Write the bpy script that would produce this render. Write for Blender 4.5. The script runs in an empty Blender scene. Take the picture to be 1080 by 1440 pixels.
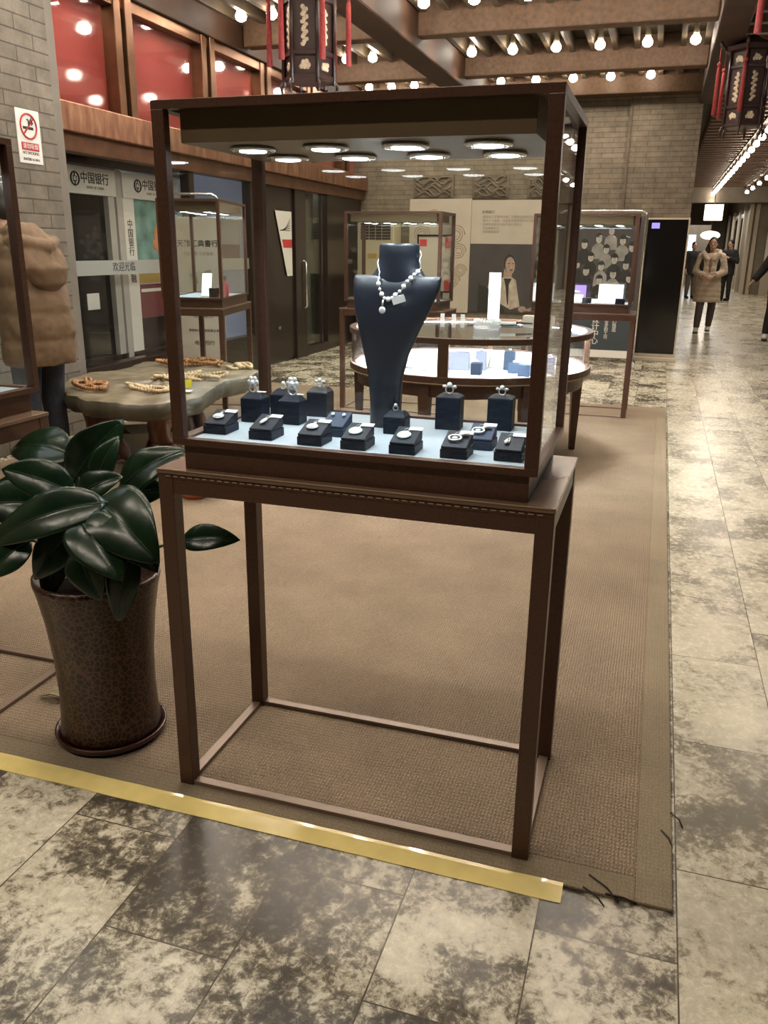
import bpy, bmesh, math, random
from math import sin, cos, pi, radians as R
from mathutils import Vector, Matrix, Euler
random.seed(7)
SC = bpy.context.scene
COL = SC.collection

# ------------------------------------------------------------------ camera, world, exposure
cam_d = bpy.data.cameras.new('camera')
cam = bpy.data.objects.new('camera', cam_d)
COL.objects.link(cam)
SC.camera = cam
cam_d.sensor_fit = 'HORIZONTAL'
cam_d.sensor_width = 36.0
cam_d.lens = 1160.164 / 1080 * 36.0
cam_d.clip_start = 0.05
cam_d.clip_end = 200
_p, _y, _r = .3103, .3087, .0130
_f = Vector((-sin(_y)*cos(_p), cos(_y)*cos(_p), -sin(_p)))
_rt = Vector((cos(_y), sin(_y), 0))
_up = _rt.cross(_f)
_R = cos(_r)*_rt + sin(_r)*_up
_U = -sin(_r)*_rt + cos(_r)*_up
_m = Matrix((_R, _U, -_f)).transposed().to_4x4()
_m.translation = Vector((1.1127, -1.6757, 1.42))
cam.matrix_world = _m

SC.view_settings.view_transform = 'Standard'
SC.view_settings.look = 'None'
SC.view_settings.gamma = 1.0
SC.view_settings.use_curve_mapping = False
SC.view_settings.exposure = 0.22
SC.cycles.max_bounces = 10
SC.cycles.transparent_max_bounces = 32
SC.cycles.glossy_bounces = 4
SC.cycles.diffuse_bounces = 4
SC.cycles.caustics_reflective = False
SC.cycles.caustics_refractive = False
SC.cycles.sample_clamp_indirect = 6.0

world = bpy.data.worlds.new('world')
SC.world = world
world.use_nodes = True
world.node_tree.nodes['Background'].inputs[0].default_value = (1.0, .82, .62, 1)
world.node_tree.nodes['Background'].inputs[1].default_value = 0.06

BULB_L = 55.0          # radiance of the bare ceiling bulbs
WARM = (1.0, .875, .72)
BULB_W = 17.0           # watts thrown downwards by each reflector bulb
CASE_W = 4.2           # watts of each small downlight in the near show case
COOL = (.86, .94, 1.0)

def light(name, kind, loc, energy, color, parent=None, rot=(0, 0, 0), **kw):
    d = bpy.data.lights.new(name, kind)
    d.energy = energy
    d.color = color
    for k, v in kw.items():
        setattr(d, k, v)
    o = bpy.data.objects.new(name, d)
    COL.objects.link(o)
    o.location = loc
    o.rotation_euler = rot
    o.parent = parent
    return o

# ------------------------------------------------------------------ materials
class NT:
    def __init__(s, name):
        s.m = bpy.data.materials.new(name)
        s.m.use_nodes = True
        s.t = s.m.node_tree
        s.n = s.t.nodes
        s.b = s.n['Principled BSDF']
        s.out = s.n['Material Output']
    def new(s, typ, **kw):
        n = s.n.new(typ)
        for k, v in kw.items():
            if k.startswith('i_'):
                key = k[2:]
                key = int(key) if key.isdigit() else key.replace('_', ' ')
                n.inputs[key].default_value = v
            else:
                setattr(n, k, v)
        return n
    def link(s, a, b):
        s.t.links.new(a, b)
    def ramp(s, fac, stops):
        r = s.new('ShaderNodeValToRGB')
        e = r.color_ramp.elements
        while len(e) < len(stops):
            e.new(.5)
        for k, (p, c) in zip(e, stops):
            k.position = p
            k.color = (c[0], c[1], c[2], 1) if not isinstance(c, (int, float)) else (c, c, c, 1)
        s.link(fac, r.inputs[0])
        return r.outputs[0]
    def obj(s):
        return s.new('ShaderNodeTexCoord').outputs['Object']
    def math(s, op, a, b=None):
        n = s.new('ShaderNodeMath', operation=op)
        for i, x in enumerate((a, b)):
            if x is None: continue
            if isinstance(x, (int, float)): n.inputs[i].default_value = x
            else: s.link(x, n.inputs[i])
        return n.outputs[0]
    def bump(s, h, strength=.3, dist=.01):
        b = s.new('ShaderNodeBump', i_Strength=strength, i_Distance=dist)
        s.link(h, b.inputs['Height'])
        s.link(b.outputs[0], s.b.inputs['Normal'])

def mat(name, col, rough=.5, metal=0.0, emit=None, estr=0.0, var=0.0, scale=30, bump=0.0, spec=.5, stretch=None, coat=0.0, sss=0):
    t = NT(name)
    b = t.b
    b.inputs['Base Color'].default_value = (*col, 1)
    b.inputs['Roughness'].default_value = rough
    b.inputs['Metallic'].default_value = metal
    b.inputs['Specular IOR Level'].default_value = spec
    b.inputs['Coat Weight'].default_value = coat
    if emit:
        b.inputs['Emission Color'].default_value = (*emit, 1)
        b.inputs['Emission Strength'].default_value = estr
    if var or bump:
        nz = t.new('ShaderNodeTexNoise', i_Scale=scale, i_Detail=5.0)
        co = t.obj()
        if stretch:
            mp = t.new('ShaderNodeMapping')
            mp.inputs['Scale'].default_value = stretch
            t.link(co, mp.inputs[0]); co = mp.outputs[0]
        t.link(co, nz.inputs['Vector'])
        if var:
            c = t.ramp(nz.outputs['Fac'], [(.3, [x*(1-var) for x in col]), (.7, [min(1, x*(1+var)) for x in col])])
            t.link(c, b.inputs['Base Color'])
        if bump:
            t.bump(nz.outputs['Fac'], bump, .005)
    return t.m

def emis(name, col, s):
    t = NT(name)
    e = t.new('ShaderNodeEmission', i_Strength=s)
    e.inputs[0].default_value = (*col, 1)
    t.link(e.outputs[0], t.out.inputs[0])
    return t.m

def glass(name, tint=(.97, .985, .98), f0=1.45, rough=.015):
    t = NT(name)
    tr = t.new('ShaderNodeBsdfTransparent'); tr.inputs[0].default_value = (*tint, 1)
    gl = t.new('ShaderNodeBsdfGlossy', i_Roughness=rough)
    lw = t.new('ShaderNodeLayerWeight', i_Blend=.5)
    r0 = ((f0-1)/(f0+1))**2
    fr = t.math('ADD', t.math('MULTIPLY', t.math('POWER', lw.outputs['Facing'], 5.0), 1-r0), r0)
    mx = t.new('ShaderNodeMixShader')
    t.link(fr, mx.inputs[0]); t.link(tr.outputs[0], mx.inputs[1]); t.link(gl.outputs[0], mx.inputs[2])
    t.link(mx.outputs[0], t.out.inputs[0])
    return t.m

def mat_tiles():
    t = NT('marble_tiles')
    sep = t.new('ShaderNodeSeparateXYZ'); t.link(t.obj(), sep.inputs[0])
    u = t.math('ADD', sep.outputs['Y'], .1925 + 0.2925*0)
    v = t.math('ADD', sep.outputs['X'], -.1035)
    cmb = t.new('ShaderNodeCombineXYZ'); t.link(u, cmb.inputs[0]); t.link(v, cmb.inputs[1])
    br = t.new('ShaderNodeTexBrick', offset=.5, offset_frequency=2, squash=1.0, squash_frequency=2)
    br.inputs['Color1'].default_value = (0, 0, 0, 1); br.inputs['Color2'].default_value = (1, 1, 1, 1)
    br.inputs['Mortar'].default_value = (.5, .5, .5, 1)
    br.inputs['Scale'].default_value = 1.0; br.inputs['Mortar Size'].default_value = .0018
    br.inputs['Mortar Smooth'].default_value = .1; br.inputs['Bias'].default_value = 0
    br.inputs['Brick Width'].default_value = .585; br.inputs['Row Height'].default_value = .2985
    t.link(cmb.outputs[0], br.inputs['Vector'])
    wv = t.math('MULTIPLY', br.outputs['Color'], 37.0)
    def noise(scale, det, rough, dist=0.0, off=0.0, vec=None):
        n = t.new('ShaderNodeTexNoise', noise_dimensions='4D', i_Scale=scale, i_Detail=det, i_Roughness=rough, i_Distortion=dist)
        t.link(vec or cmb.outputs[0], n.inputs['Vector'])
        t.link(t.math('ADD', wv, off), n.inputs['W'])
        return n.outputs['Fac']
    big = noise(2.6, 7, .62, .5)
    fine = noise(38, 9, .78, .5, 5)
    mid = noise(9, 8, .7, 1.2, 11)
    a = t.math('ADD', t.math('MULTIPLY', big, 1.0), t.math('MULTIPLY', t.math('SUBTRACT', fine, .5), .85))
    a = t.math('ADD', a, t.math('MULTIPLY', t.math('SUBTRACT', mid, .5), .5))
    a = t.math('ADD', a, t.math('MULTIPLY', t.math('SUBTRACT', br.outputs['Color'], .5), .10))
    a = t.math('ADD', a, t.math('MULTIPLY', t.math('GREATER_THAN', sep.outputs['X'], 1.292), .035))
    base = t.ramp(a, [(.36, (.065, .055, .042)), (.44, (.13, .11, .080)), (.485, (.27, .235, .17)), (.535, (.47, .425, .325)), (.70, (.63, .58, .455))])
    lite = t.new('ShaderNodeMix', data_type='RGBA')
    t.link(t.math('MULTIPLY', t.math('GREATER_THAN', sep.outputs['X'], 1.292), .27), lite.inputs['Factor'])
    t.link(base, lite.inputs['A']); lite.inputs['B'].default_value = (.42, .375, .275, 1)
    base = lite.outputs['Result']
    mixm = t.new('ShaderNodeMix', data_type='RGBA')
    t.link(br.outputs['Fac'], mixm.inputs['Factor'])
    t.link(base, mixm.inputs['A']); mixm.inputs['B'].default_value = (.06, .045, .03, 1)
    t.link(mixm.outputs['Result'], t.b.inputs['Base Color'])
    rr = t.ramp(fine, [(.3, .17), (.75, .36)])
    t.link(rr, t.b.inputs['Roughness'])
    h = t.math('SUBTRACT', t.math('MULTIPLY', a, .25), t.math('MULTIPLY', br.outputs['Fac'], 1.0))
    t.bump(h, .25, .004)
    return t.m

def mat_rug(col, name='coir_rug', rib=True):
    t = NT(name)
    co = t.obj()
    n1 = t.new('ShaderNodeTexNoise', i_Scale=3.0, i_Detail=5.0); t.link(co, n1.inputs['Vector'])
    n2 = t.new('ShaderNodeTexNoise', i_Scale=260.0, i_Detail=2.0); t.link(co, n2.inputs['Vector'])
    f = t.math('ADD', t.math('MULTIPLY', n1.outputs['Fac'], .5), t.math('MULTIPLY', n2.outputs['Fac'], .5))
    c = t.ramp(f, [(.35, [x*.78 for x in col]), (.65, [x*1.18 for x in col])])
    t.link(c, t.b.inputs['Base Color'])
    t.b.inputs['Roughness'].default_value = .93
    t.b.inputs['Specular IOR Level'].default_value = .15
    w = t.new('ShaderNodeTexWave', wave_type='BANDS', bands_direction='X', i_Scale=34.0, i_Distortion=2.0, i_Detail=1.0)
    t.link(co, w.inputs['Vector'])
    w2 = t.new('ShaderNodeTexWave', wave_type='BANDS', bands_direction='Y', i_Scale=22.0, i_Distortion=1.6)
    t.link(co, w2.inputs['Vector'])
    h = t.math('ADD', t.math('MULTIPLY', w.outputs['Fac'], w2.outputs['Fac']), n2.outputs['Fac'])
    mx = t.new('ShaderNodeMix', data_type='RGBA', blend_type='MULTIPLY'); mx.inputs['Factor'].default_value = 1.0 if rib else .4
    t.link(c, mx.inputs['A'])
    t.link(t.ramp(h, [(.25, .66), (.95, 1.12)]), mx.inputs['B'])
    t.link(mx.outputs['Result'], t.b.inputs['Base Color'])
    t.bump(h, .7 if rib else .25, .005)
    return t.m

def mat_brick(name, axis, c1, c2, mortar, bw=.30, rh=.075, ms=.006):
    t = NT(name)
    sep = t.new('ShaderNodeSeparateXYZ'); t.link(t.obj(), sep.inputs[0])
    cmb = t.new('ShaderNodeCombineXYZ')
    t.link(sep.outputs[axis], cmb.inputs[0]); t.link(sep.outputs['Z'], cmb.inputs[1])
    br = t.new('ShaderNodeTexBrick', offset=.5)
    br.inputs['Color1'].default_value = (*c1, 1); br.inputs['Color2'].default_value = (*c2, 1)
    br.inputs['Mortar'].default_value = (*mortar, 1)
    br.inputs['Scale'].default_value = 1; br.inputs['Mortar Size'].default_value = ms
    br.inputs['Brick Width'].default_value = bw; br.inputs['Row Height'].default_value = rh
    br.inputs['Mortar Smooth'].default_value = .3
    t.link(cmb.outputs[0], br.inputs['Vector'])
    nz = t.new('ShaderNodeTexNoise', i_Scale=7.0, i_Detail=8.0, i_Roughness=.7); t.link(t.obj(), nz.inputs['Vector'])
    mx = t.new('ShaderNodeMix', data_type='RGBA', blend_type='MULTIPLY'); mx.inputs['Factor'].default_value = 1
    t.link(br.outputs['Color'], mx.inputs['A'])
    t.link(t.ramp(nz.outputs['Fac'], [(.3, .62), (.7, 1.15)]), mx.inputs['B'])
    t.link(mx.outputs['Result'], t.b.inputs['Base Color'])
    t.b.inputs['Roughness'].default_value = .8
    h = t.math('SUBTRACT', t.math('MULTIPLY', nz.outputs['Fac'], .5), br.outputs['Fac'])
    t.bump(h, .6, .008)
    return t.m

def mat_crackle():
    t = NT('crackle_glaze')
    vo = t.new('ShaderNodeTexVoronoi', feature='DISTANCE_TO_EDGE', i_Scale=58.0, i_Randomness=.9)
    t.link(t.obj(), vo.inputs['Vector'])
    c = t.ramp(vo.outputs['Distance'], [(.03, (.10, .045, .022)), (.12, (.016, .005, .004))])
    t.link(c, t.b.inputs['Base Color'])
    t.b.inputs['Roughness'].default_value = .32
    t.bump(vo.outputs['Distance'], .25, .003)
    return t.m

def mat_leaf():
    t = NT('dark_leaf')
    w = t.new('ShaderNodeTexNoise', i_Scale=14.0, i_Detail=3.0); t.link(t.obj(), w.inputs['Vector'])
    c = t.ramp(w.outputs['Fac'], [(.3, (.003, .010, .004)), (.7, (.008, .024, .009))])
    t.link(c, t.b.inputs['Base Color'])
    t.b.inputs['Roughness'].default_value = .24
    t.b.inputs['Specular IOR Level'].default_value = .42
    t.bump(w.outputs['Fac'], .15, .01)
    return t.m

def mat_copper():
    t = NT('copper_sheet')
    mp = t.new('ShaderNodeMapping'); mp.inputs['Scale'].default_value = (1, 3.0, .8)
    t.link(t.obj(), mp.inputs[0])
    n = t.new('ShaderNodeTexNoise', i_Scale=4.0, i_Detail=6.0, i_Roughness=.65); t.link(mp.outputs[0], n.inputs['Vector'])
    c = t.ramp(n.outputs['Fac'], [(.3, (.19, .085, .050)), (.5, (.31, .15, .09)), (.7, (.48, .28, .17))])
    t.link(c, t.b.inputs['Base Color'])
    t.b.inputs['Metallic'].default_value = .75
    t.b.inputs['Roughness'].default_value = .36
    return t.m

M = {}
M['case'] = mat('bronze_laminate', (.088, .041, .025), .36, .25, var=.18, scale=5, stretch=(30, 3, 30))
M['case_top'] = mat('table_top_laminate', (.19, .12, .082), .24, .2, var=.1, scale=8)
M['rail'] = mat('floor_rail_laminate', (.24, .17, .125), .34, .2, var=.1, scale=8)
M['header'] = mat('header_panel', (.16, .105, .058), .42, .2, var=.1, scale=4)
M['stitch'] = mat('edge_trim', (.52, .37, .26), .35, .5)
M['glass'] = glass('clear_glass')
M['deck'] = mat('display_cloth', (.36, .42, .47), .8, var=.06, scale=300)
M['navy'] = mat('navy_leatherette', (.0050, .010, .022), .50, spec=.25, var=.2, scale=120, bump=.12)
M['navy2'] = mat('blue_suede', (.022, .040, .080), .7, var=.15, scale=200)
M['blackl'] = mat('bust_leatherette', (.006, .010, .020), .40, var=.2, scale=150, bump=.1, spec=.7)
M['silver'] = mat('polished_silver', (.93, .94, .95), .22, .45)
M['pearl'] = mat('pearl', (.93, .91, .88), .2, coat=.6)
M['gem'] = mat('pale_stone', (.85, .90, .90), .12, coat=.8)
M['jade'] = mat('pale_jade', (.62, .80, .72), .15, coat=.8)
M['paper'] = mat('white_paper', (.86, .86, .84), .7)
M['lens'] = emis('lamp_lens', (.93, .97, 1), 14)
M['lens2'] = emis('lamp_lens_far', (.95, .98, 1), 9)
M['chrome'] = mat('chrome', (.75, .75, .74), .2, 1.0)
M['tiles'] = mat_tiles()
M['rug'] = mat_rug((.285, .217, .152))
M['rugedge'] = mat_rug((.25, .20, .135), 'rug_binding', False)
M['tape'] = mat('yellow_tape', (.88, .72, .28), .18, var=.06, scale=18, bump=.05, coat=.5)
M['thread'] = mat('rug_thread', (.03, .024, .018), .9)
M['brickL'] = mat_brick('grey_brick_side', 'Y', (.20, .175, .14), (.25, .22, .18), (.11, .095, .075), .34, .095)
M['brickB'] = mat_brick('grey_brick_back', 'X', (.20, .163, .117), (.255, .208, .152), (.145, .115, .08), .30, .066, .005)
M['copper'] = mat_copper()
M['copperd'] = mat('copper_dark', (.16, .075, .04), .4, .6, var=.3, scale=6)
M['bronze'] = mat('bronze_post', (.17, .085, .045), .34, .85, var=.25, scale=5)
M['red'] = mat('red_back_panel', (.47, .075, .062), .5, var=.12, scale=2)
M['red_glass'] = glass('upper_window_glass', (.96, .94, .94), 2.1, .05)
M['dframe'] = mat('dark_door_frame', (.028, .016, .012), .3, .3, var=.2, scale=10)
M['dbrown'] = mat('dark_brown_panel', (.020, .012, .010), .28, .1, var=.2, scale=6)
M['blackg'] = mat('black_screen', (.006, .005, .005), .12, spec=.6)
M['grey'] = mat('pale_grey_frame', (.42, .39, .35), .5)
M['white'] = mat('white_board', (.72, .69, .63), .55)
M['cream'] = mat('cream_poster', (.53, .455, .37), .6, var=.05, scale=4)
M['ink'] = mat('black_ink', (.02, .018, .016), .6)
M['inkg'] = mat('grey_ink', (.28, .23, .18), .6)
M['redink'] = mat('red_ink', (.50, .04, .04), .6)
M['swirl'] = mat('tan_scroll_ink', (.45, .34, .24), .6)
M['teal'] = mat('teal_print', (.16, .30, .27), .5, var=.5, scale=5)
M['orange'] = mat('orange_print', (.62, .25, .10), .5)
M['maroon'] = mat('maroon_print', (.17, .035, .045), .5)
M['gold'] = mat('gold_print', (.45, .32, .08), .5)
M['frost'] = mat('frosted_film', (.30, .31, .28), .6)
M['skin'] = mat('skin', (.55, .33, .24), .5)
M['hair'] = mat('black_hair', (.012, .009, .008), .5, var=.3, scale=60)
M['tan'] = mat('tan_quilted_fabric', (.165, .105, .060), .75, var=.2, scale=14, bump=.3)
M['beige'] = mat('beige_down_fabric', (.62, .50, .38), .7, var=.1, scale=14, bump=.2)
M['blackc'] = mat('black_cloth', (.014, .012, .012), .8, var=.3, scale=20)
M['denim'] = mat('dark_denim', (.022, .026, .038), .8, var=.3, scale=40)
M['greyc'] = mat('dark_grey_cloth', (.10, .085, .075), .8)
M['mauve'] = mat('mauve_knit', (.30, .17, .14), .8)
M['shoe'] = mat('white_shoe', (.7, .66, .62), .5)
M['soled'] = mat('dark_sole', (.03, .025, .025), .6)
M['leaf'] = mat_leaf()
M['rib'] = mat('leaf_midrib', (.02, .045, .017), .4)
M['stem'] = mat('leaf_stalk', (.03, .06, .02), .4)
M['dry'] = mat('dry_leaf', (.30, .25, .14), .7, var=.3, scale=20)
M['pot'] = mat_crackle()
M['potrim'] = mat('brown_glaze', (.05, .018, .012), .25, var=.3, scale=12)
M['soil'] = mat('soil', (.012, .008, .006), .98, spec=.05, bump=.6, scale=90)
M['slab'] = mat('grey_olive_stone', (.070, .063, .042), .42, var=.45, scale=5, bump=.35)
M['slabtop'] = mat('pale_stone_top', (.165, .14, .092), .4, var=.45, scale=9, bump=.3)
M['root'] = mat('red_brown_root_wood', (.13, .055, .03), .5, var=.55, scale=8, bump=.7, stretch=(3, 3, .8))
M['bead'] = mat('brown_beads', (.33, .16, .06), .4, var=.5, scale=30)
M['beadp'] = mat('pale_beads', (.55, .43, .27), .4, var=.3, scale=30)
M['card'] = mat('brown_cardboard', (.36, .28, .17), .75)
M['yellow'] = mat('yellow_tag', (.75, .68, .05), .6)
M['redfig'] = mat('orange_red_resin', (.45, .12, .05), .35)
M['ceil'] = mat('ceiling_board', (.045, .033, .020), .7, var=.2, scale=3)
M['beam'] = mat('brown_beam_wood', (.100, .056, .030), .55, spec=.3, var=.25, scale=4, stretch=(6, 6, 6))
M['beamd'] = mat('dark_beam_wood', (.040, .019, .010), .62, spec=.25, var=.25, scale=4)
M['batten'] = mat('ceiling_batten', (.085, .062, .038), .5, var=.2, scale=6)
M['bulb'] = emis('bulb_glow', WARM, BULB_L)
M['socket'] = mat('bulb_socket', (.32, .27, .2), .4)
M['lwood'] = mat('lantern_rosewood', (.030, .012, .010), .35, var=.3, scale=30)
M['lpanel'] = mat('lantern_panel', (.035, .014, .012), .5)
M['lmotif'] = mat('cream_carving', (.62, .50, .36), .6)
M['tassel'] = mat('red_tassel', (.30, .03, .027), .7, var=.3, scale=60)
M['acream'] = mat('cream_plastic', (.62, .53, .36), .45)
M['agrille'] = mat('dark_grille', (.04, .02, .022), .4)
M['relief'] = mat('carved_brick_relief', (.16, .125, .09), .85, var=.25, scale=12)
M['photo'] = mat('dark_photo_print', (.060, .052, .052), .45, var=.2, scale=3)
M['pgrey'] = mat('photo_grey', (.26, .24, .22), .5, var=.3, scale=8)
M['pface'] = mat('photo_face_grey', (.42, .38, .34), .5, var=.2, scale=30)
M['pshirt'] = mat('photo_shirt', (.50, .41, .32), .5, var=.25, scale=14)
M['pskin'] = mat('photo_skin', (.40, .27, .21), .5, var=.2, scale=20)
M['slate'] = mat('slate_print', (.035, .045, .052), .5)
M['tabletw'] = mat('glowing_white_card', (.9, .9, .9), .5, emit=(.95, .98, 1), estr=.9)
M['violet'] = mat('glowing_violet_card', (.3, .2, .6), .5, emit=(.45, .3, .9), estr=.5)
M['cdeck'] = mat('white_display_floor', (.40, .43, .48), .5)
M['strip'] = emis('led_strip', (.95, .97, 1), 135)
M['lamps'] = emis('lit_lamp_box', (1, .86, .62), 3.5)
M['screenb'] = emis('shop_light_blue', (.55, .82, 1.0), 2.2)
M['facade'] = mat('stone_facade', (.20, .165, .125), .6, var=.15, scale=3)
M['facadel'] = mat('pale_facade_trim', (.50, .43, .33), .5)
M['plaster'] = mat('wall_plaster', (.30, .25, .19), .8)
M['pierp'] = mat('pier_edge_plaster', (.21, .19, .16), .7, var=.1, scale=6)
M['bluew'] = mat('bank_inner_wall', (.42, .45, .58), .5, emit=(.5, .55, .75), estr=.12)  # faint emission in the wall material stands in for room light on it
M['greenw'] = mat('inner_tiled_wall', (.55, .60, .46), .5, var=.1, scale=6)
M['indic'] = emis('screen_logo', (.35, .3, 1), 1.2)
M['redbox'] = mat('red_gift_box', (.5, .03, .08), .4)

# ------------------------------------------------------------------ mesh builder
class MB:
    def __init__(s):
        s.v = []; s.f = []; s.mi = []; s.sm = []
    def add(s, vs, fs, m=0, smooth=False, T=None):
        o = len(s.v)
        for p in vs:
            p = Vector(p)
            if T is not None: p = T @ p
            s.v.append(p)
        for f in fs:
            s.f.append([o+i for i in f]); s.mi.append(m); s.sm.append(smooth)
        return s
    def box(s, x0, x1, y0, y1, z0, z1, m=0, T=None):
        vs = [(x, y, z) for z in (z0, z1) for y in (y0, y1) for x in (x0, x1)]
        return s.add(vs, [(0, 2, 3, 1), (4, 5, 7, 6), (0, 1, 5, 4), (2, 6, 7, 3), (0, 4, 6, 2), (1, 3, 7, 5)], m, False, T)
    def rings(s, rings, m=0, smooth=True, cap=True, closed=False, T=None):
        n = len(rings[0]); vs = [p for r in rings for p in r]; fs = []
        for i in range(len(rings)-1+(1 if closed else 0)):
            a = i*n; b = ((i+1) % len(rings))*n
            for j in range(n):
                fs.append((a+j, a+(j+1) % n, b+(j+1) % n, b+j))
        if cap and not closed:
            fs.append(tuple(range(n))[::-1]); fs.append(tuple(range((len(rings)-1)*n, len(rings)*n)))
        return s.add(vs, fs, m, smooth, T)
    def tube(s, path, r, n=8, m=0, cap=True, flat=1.0, T=None, closed=False):
        path = [Vector(p) for p in path]
        rs = r if isinstance(r, (list, tuple)) else [r]*len(path)
        rr = []; up = None
        for i, p in enumerate(path):
            if closed: d = path[(i+1) % len(path)]-path[i-1]
            else: d = path[min(i+1, len(path)-1)]-path[max(i-1, 0)]
            d.normalize()
            if up is None:
                up = Vector((0, 0, 1)) if abs(d.z) < .9 else Vector((0, 1, 0))
            x = d.cross(up)
            if x.length < 1e-5: x = d.cross(Vector((1, .3, 0)))
            x.normalize(); y = x.cross(d).normalized(); up = y
            rr.append([p + x*cos(2*pi*k/n)*rs[i] + y*sin(2*pi*k/n)*rs[i]*flat for k in range(n)])
        return s.rings(rr, m, True, cap, closed, T)
    def lathe(s, prof, n=32, c=(0, 0, 0), m=0, cap=True, smooth=True, T=None):
        rr = [[(c[0]+r*cos(2*pi*k/n), c[1]+r*sin(2*pi*k/n), c[2]+z) for k in range(n)] for r, z in prof]
        return s.rings(rr, m, smooth, cap, False, T)
    def ell(s, c, rx, ry=None, rz=None, n=12, m=0, T=None):
        ry = rx if ry is None else ry; rz = rx if rz is None else rz
        h = max(4, n//2)
        rr = []
        for i in range(h+1):
            a = -pi/2 + pi*(i if 0 < i < h else (i*1.0))/h
            ca = max(cos(a), 1e-3)
            rr.append([(c[0]+rx*ca*cos(2*pi*k/n), c[1]+ry*ca*sin(2*pi*k/n), c[2]+rz*sin(a)) for k in range(n)])
        return s.rings(rr, m, True, True, False, T)
    def stack(s, prof, n=24, m=0, T=None, sq=2.0):
        """prof: (cx,cy,z,rx,ry) elliptical slices"""
        rr = []
        for cx, cy, z, rx, ry in prof:
            ring = []
            for k in range(n):
                c, q = cos(2*pi*k/n), sin(2*pi*k/n)
                e = 2.0/sq
                ring.append((cx+rx*math.copysign(abs(c)**e, c), cy+ry*math.copysign(abs(q)**e, q), z))
            rr.append(ring)
        return s.rings(rr, m, True, True, False, T)
    def prism(s, poly, z0, z1, m=0, T=None):
        n = len(poly)
        vs = [(x, y, z0) for x, y in poly]+[(x, y, z1) for x, y in poly]
        fs = [tuple(range(n))[::-1], tuple(range(n, 2*n))]+[(i, (i+1) % n, n+(i+1) % n, n+i) for i in range(n)]
        return s.add(vs, fs, m, False, T)
    def mesh(s, name, mats):
        me = bpy.data.meshes.new(name)
        me.from_pydata([tuple(p) for p in s.v], [], s.f)
        for x in (mats if isinstance(mats, (list, tuple)) else [mats]):
            me.materials.append(M[x] if isinstance(x, str) else x)
        me.polygons.foreach_set('material_index', s.mi)
        me.polygons.foreach_set('use_smooth', s.sm)
        bm = bmesh.new(); bm.from_mesh(me)
        bmesh.ops.recalc_face_normals(bm, faces=bm.faces)
        bm.to_mesh(me); bm.free()
        me.update()
        return me
    def build(s, name, mats, parent=None, bevel=0, loc=None, rot=None):
        o = bpy.data.objects.new(name, s.mesh(name, mats))
        COL.objects.link(o)
        if parent is not None: o.parent = parent
        if loc is not None: o.location = loc
        if rot is not None: o.rotation_euler = rot
        if bevel:
            b = o.modifiers.new('bevel', 'BEVEL'); b.width = bevel; b.segments = 2; b.limit_method = 'ANGLE'
        return o

def fused(mb, name, mats, parent=None, voxel=.012, smooth=3, loc=None):
    """one continuous surface grown from overlapping pieces"""
    tmp = bpy.data.objects.new('tmp', mb.mesh('tmp', mats)); COL.objects.link(tmp)
    r = tmp.modifiers.new('r', 'REMESH'); r.mode = 'VOXEL'; r.voxel_size = voxel; r.use_smooth_shade = True
    if smooth:
        q = tmp.modifiers.new('s', 'SMOOTH'); q.iterations = smooth; q.factor = .5
    dg = bpy.context.evaluated_depsgraph_get(); dg.update()
    me = bpy.data.meshes.new_from_object(tmp.evaluated_get(dg))
    old = tmp.data
    bpy.data.objects.remove(tmp); bpy.data.meshes.remove(old)
    me.name = name
    me.materials.clear()
    for x in (mats if isinstance(mats, (list, tuple)) else [mats]): me.materials.append(M[x])
    for p in me.polygons: p.use_smooth = True
    o = bpy.data.objects.new(name, me); COL.objects.link(o)
    o.parent = parent
    if loc is not None: o.location = loc
    return o

FOLD = bpy.data.textures.new('fabric_folds', 'CLOUDS'); FOLD.noise_scale = .11; FOLD.noise_depth = 2
def folds(o, s=.02):
    d = o.modifiers.new('folds', 'DISPLACE'); d.texture = FOLD; d.texture_coords = 'LOCAL'; d.strength = s; d.mid_level = .5

def tag(o, label=None, cat=None, group=None, kind=None):
    if label: o['label'] = label
    if cat: o['category'] = cat
    if group: o['group'] = group
    if kind: o['kind'] = kind
    return o
def thing(name, label, cat, loc=(0, 0, 0), rz=0, group=None):
    o = bpy.data.objects.new(name, None); COL.objects.link(o)
    o.empty_display_size = .05
    o.location = loc; o.rotation_euler = (0, 0, rz)
    return tag(o, label, cat, group)
def struct(mb, name, mats, bevel=0, parent=None, label=None):
    o = mb.build(name, mats, parent, bevel)
    if parent is None: o['kind'] = 'structure'
    if label: o['label'] = label
    return o
def copy_tree(o, parent=None):
    c = o.copy(); COL.objects.link(c); c.parent = parent
    for ch in list(o.children): copy_tree(ch, c)
    return c

def text(name, s, size, loc, parent, material, rot=(pi/2, 0, 0), ext=.0008, align='CENTER', sx=1.0, spacing=1.0, bold=0.0):
    cu = bpy.data.curves.new(name, 'FONT'); cu.body = s; cu.size = size; cu.extrude = ext; cu.offset = bold
    cu.align_x = align; cu.align_y = 'CENTER'; cu.space_line = spacing
    t = bpy.data.objects.new('tmp', cu); COL.objects.link(t)
    dg = bpy.context.evaluated_depsgraph_get(); dg.update()
    me = bpy.data.meshes.new_from_object(t.evaluated_get(dg))
    bpy.data.objects.remove(t); bpy.data.curves.remove(cu)
    me.name = name
    me.materials.clear(); me.materials.append(M[material])
    o = bpy.data.objects.new(name, me); COL.objects.link(o)
    o.parent = parent; o.location = loc; o.rotation_euler = rot; o.scale = (sx, 1, 1)
    return o
ORD = ['first', 'second', 'third', 'fourth', 'fifth', 'sixth', 'seventh', 'eighth', 'ninth', 'tenth', 'eleventh', 'twelfth', 'thirteenth', 'fourteenth', 'fifteenth', 'sixteenth', 'seventeenth', 'eighteenth', 'nineteenth', 'twentieth']

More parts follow.
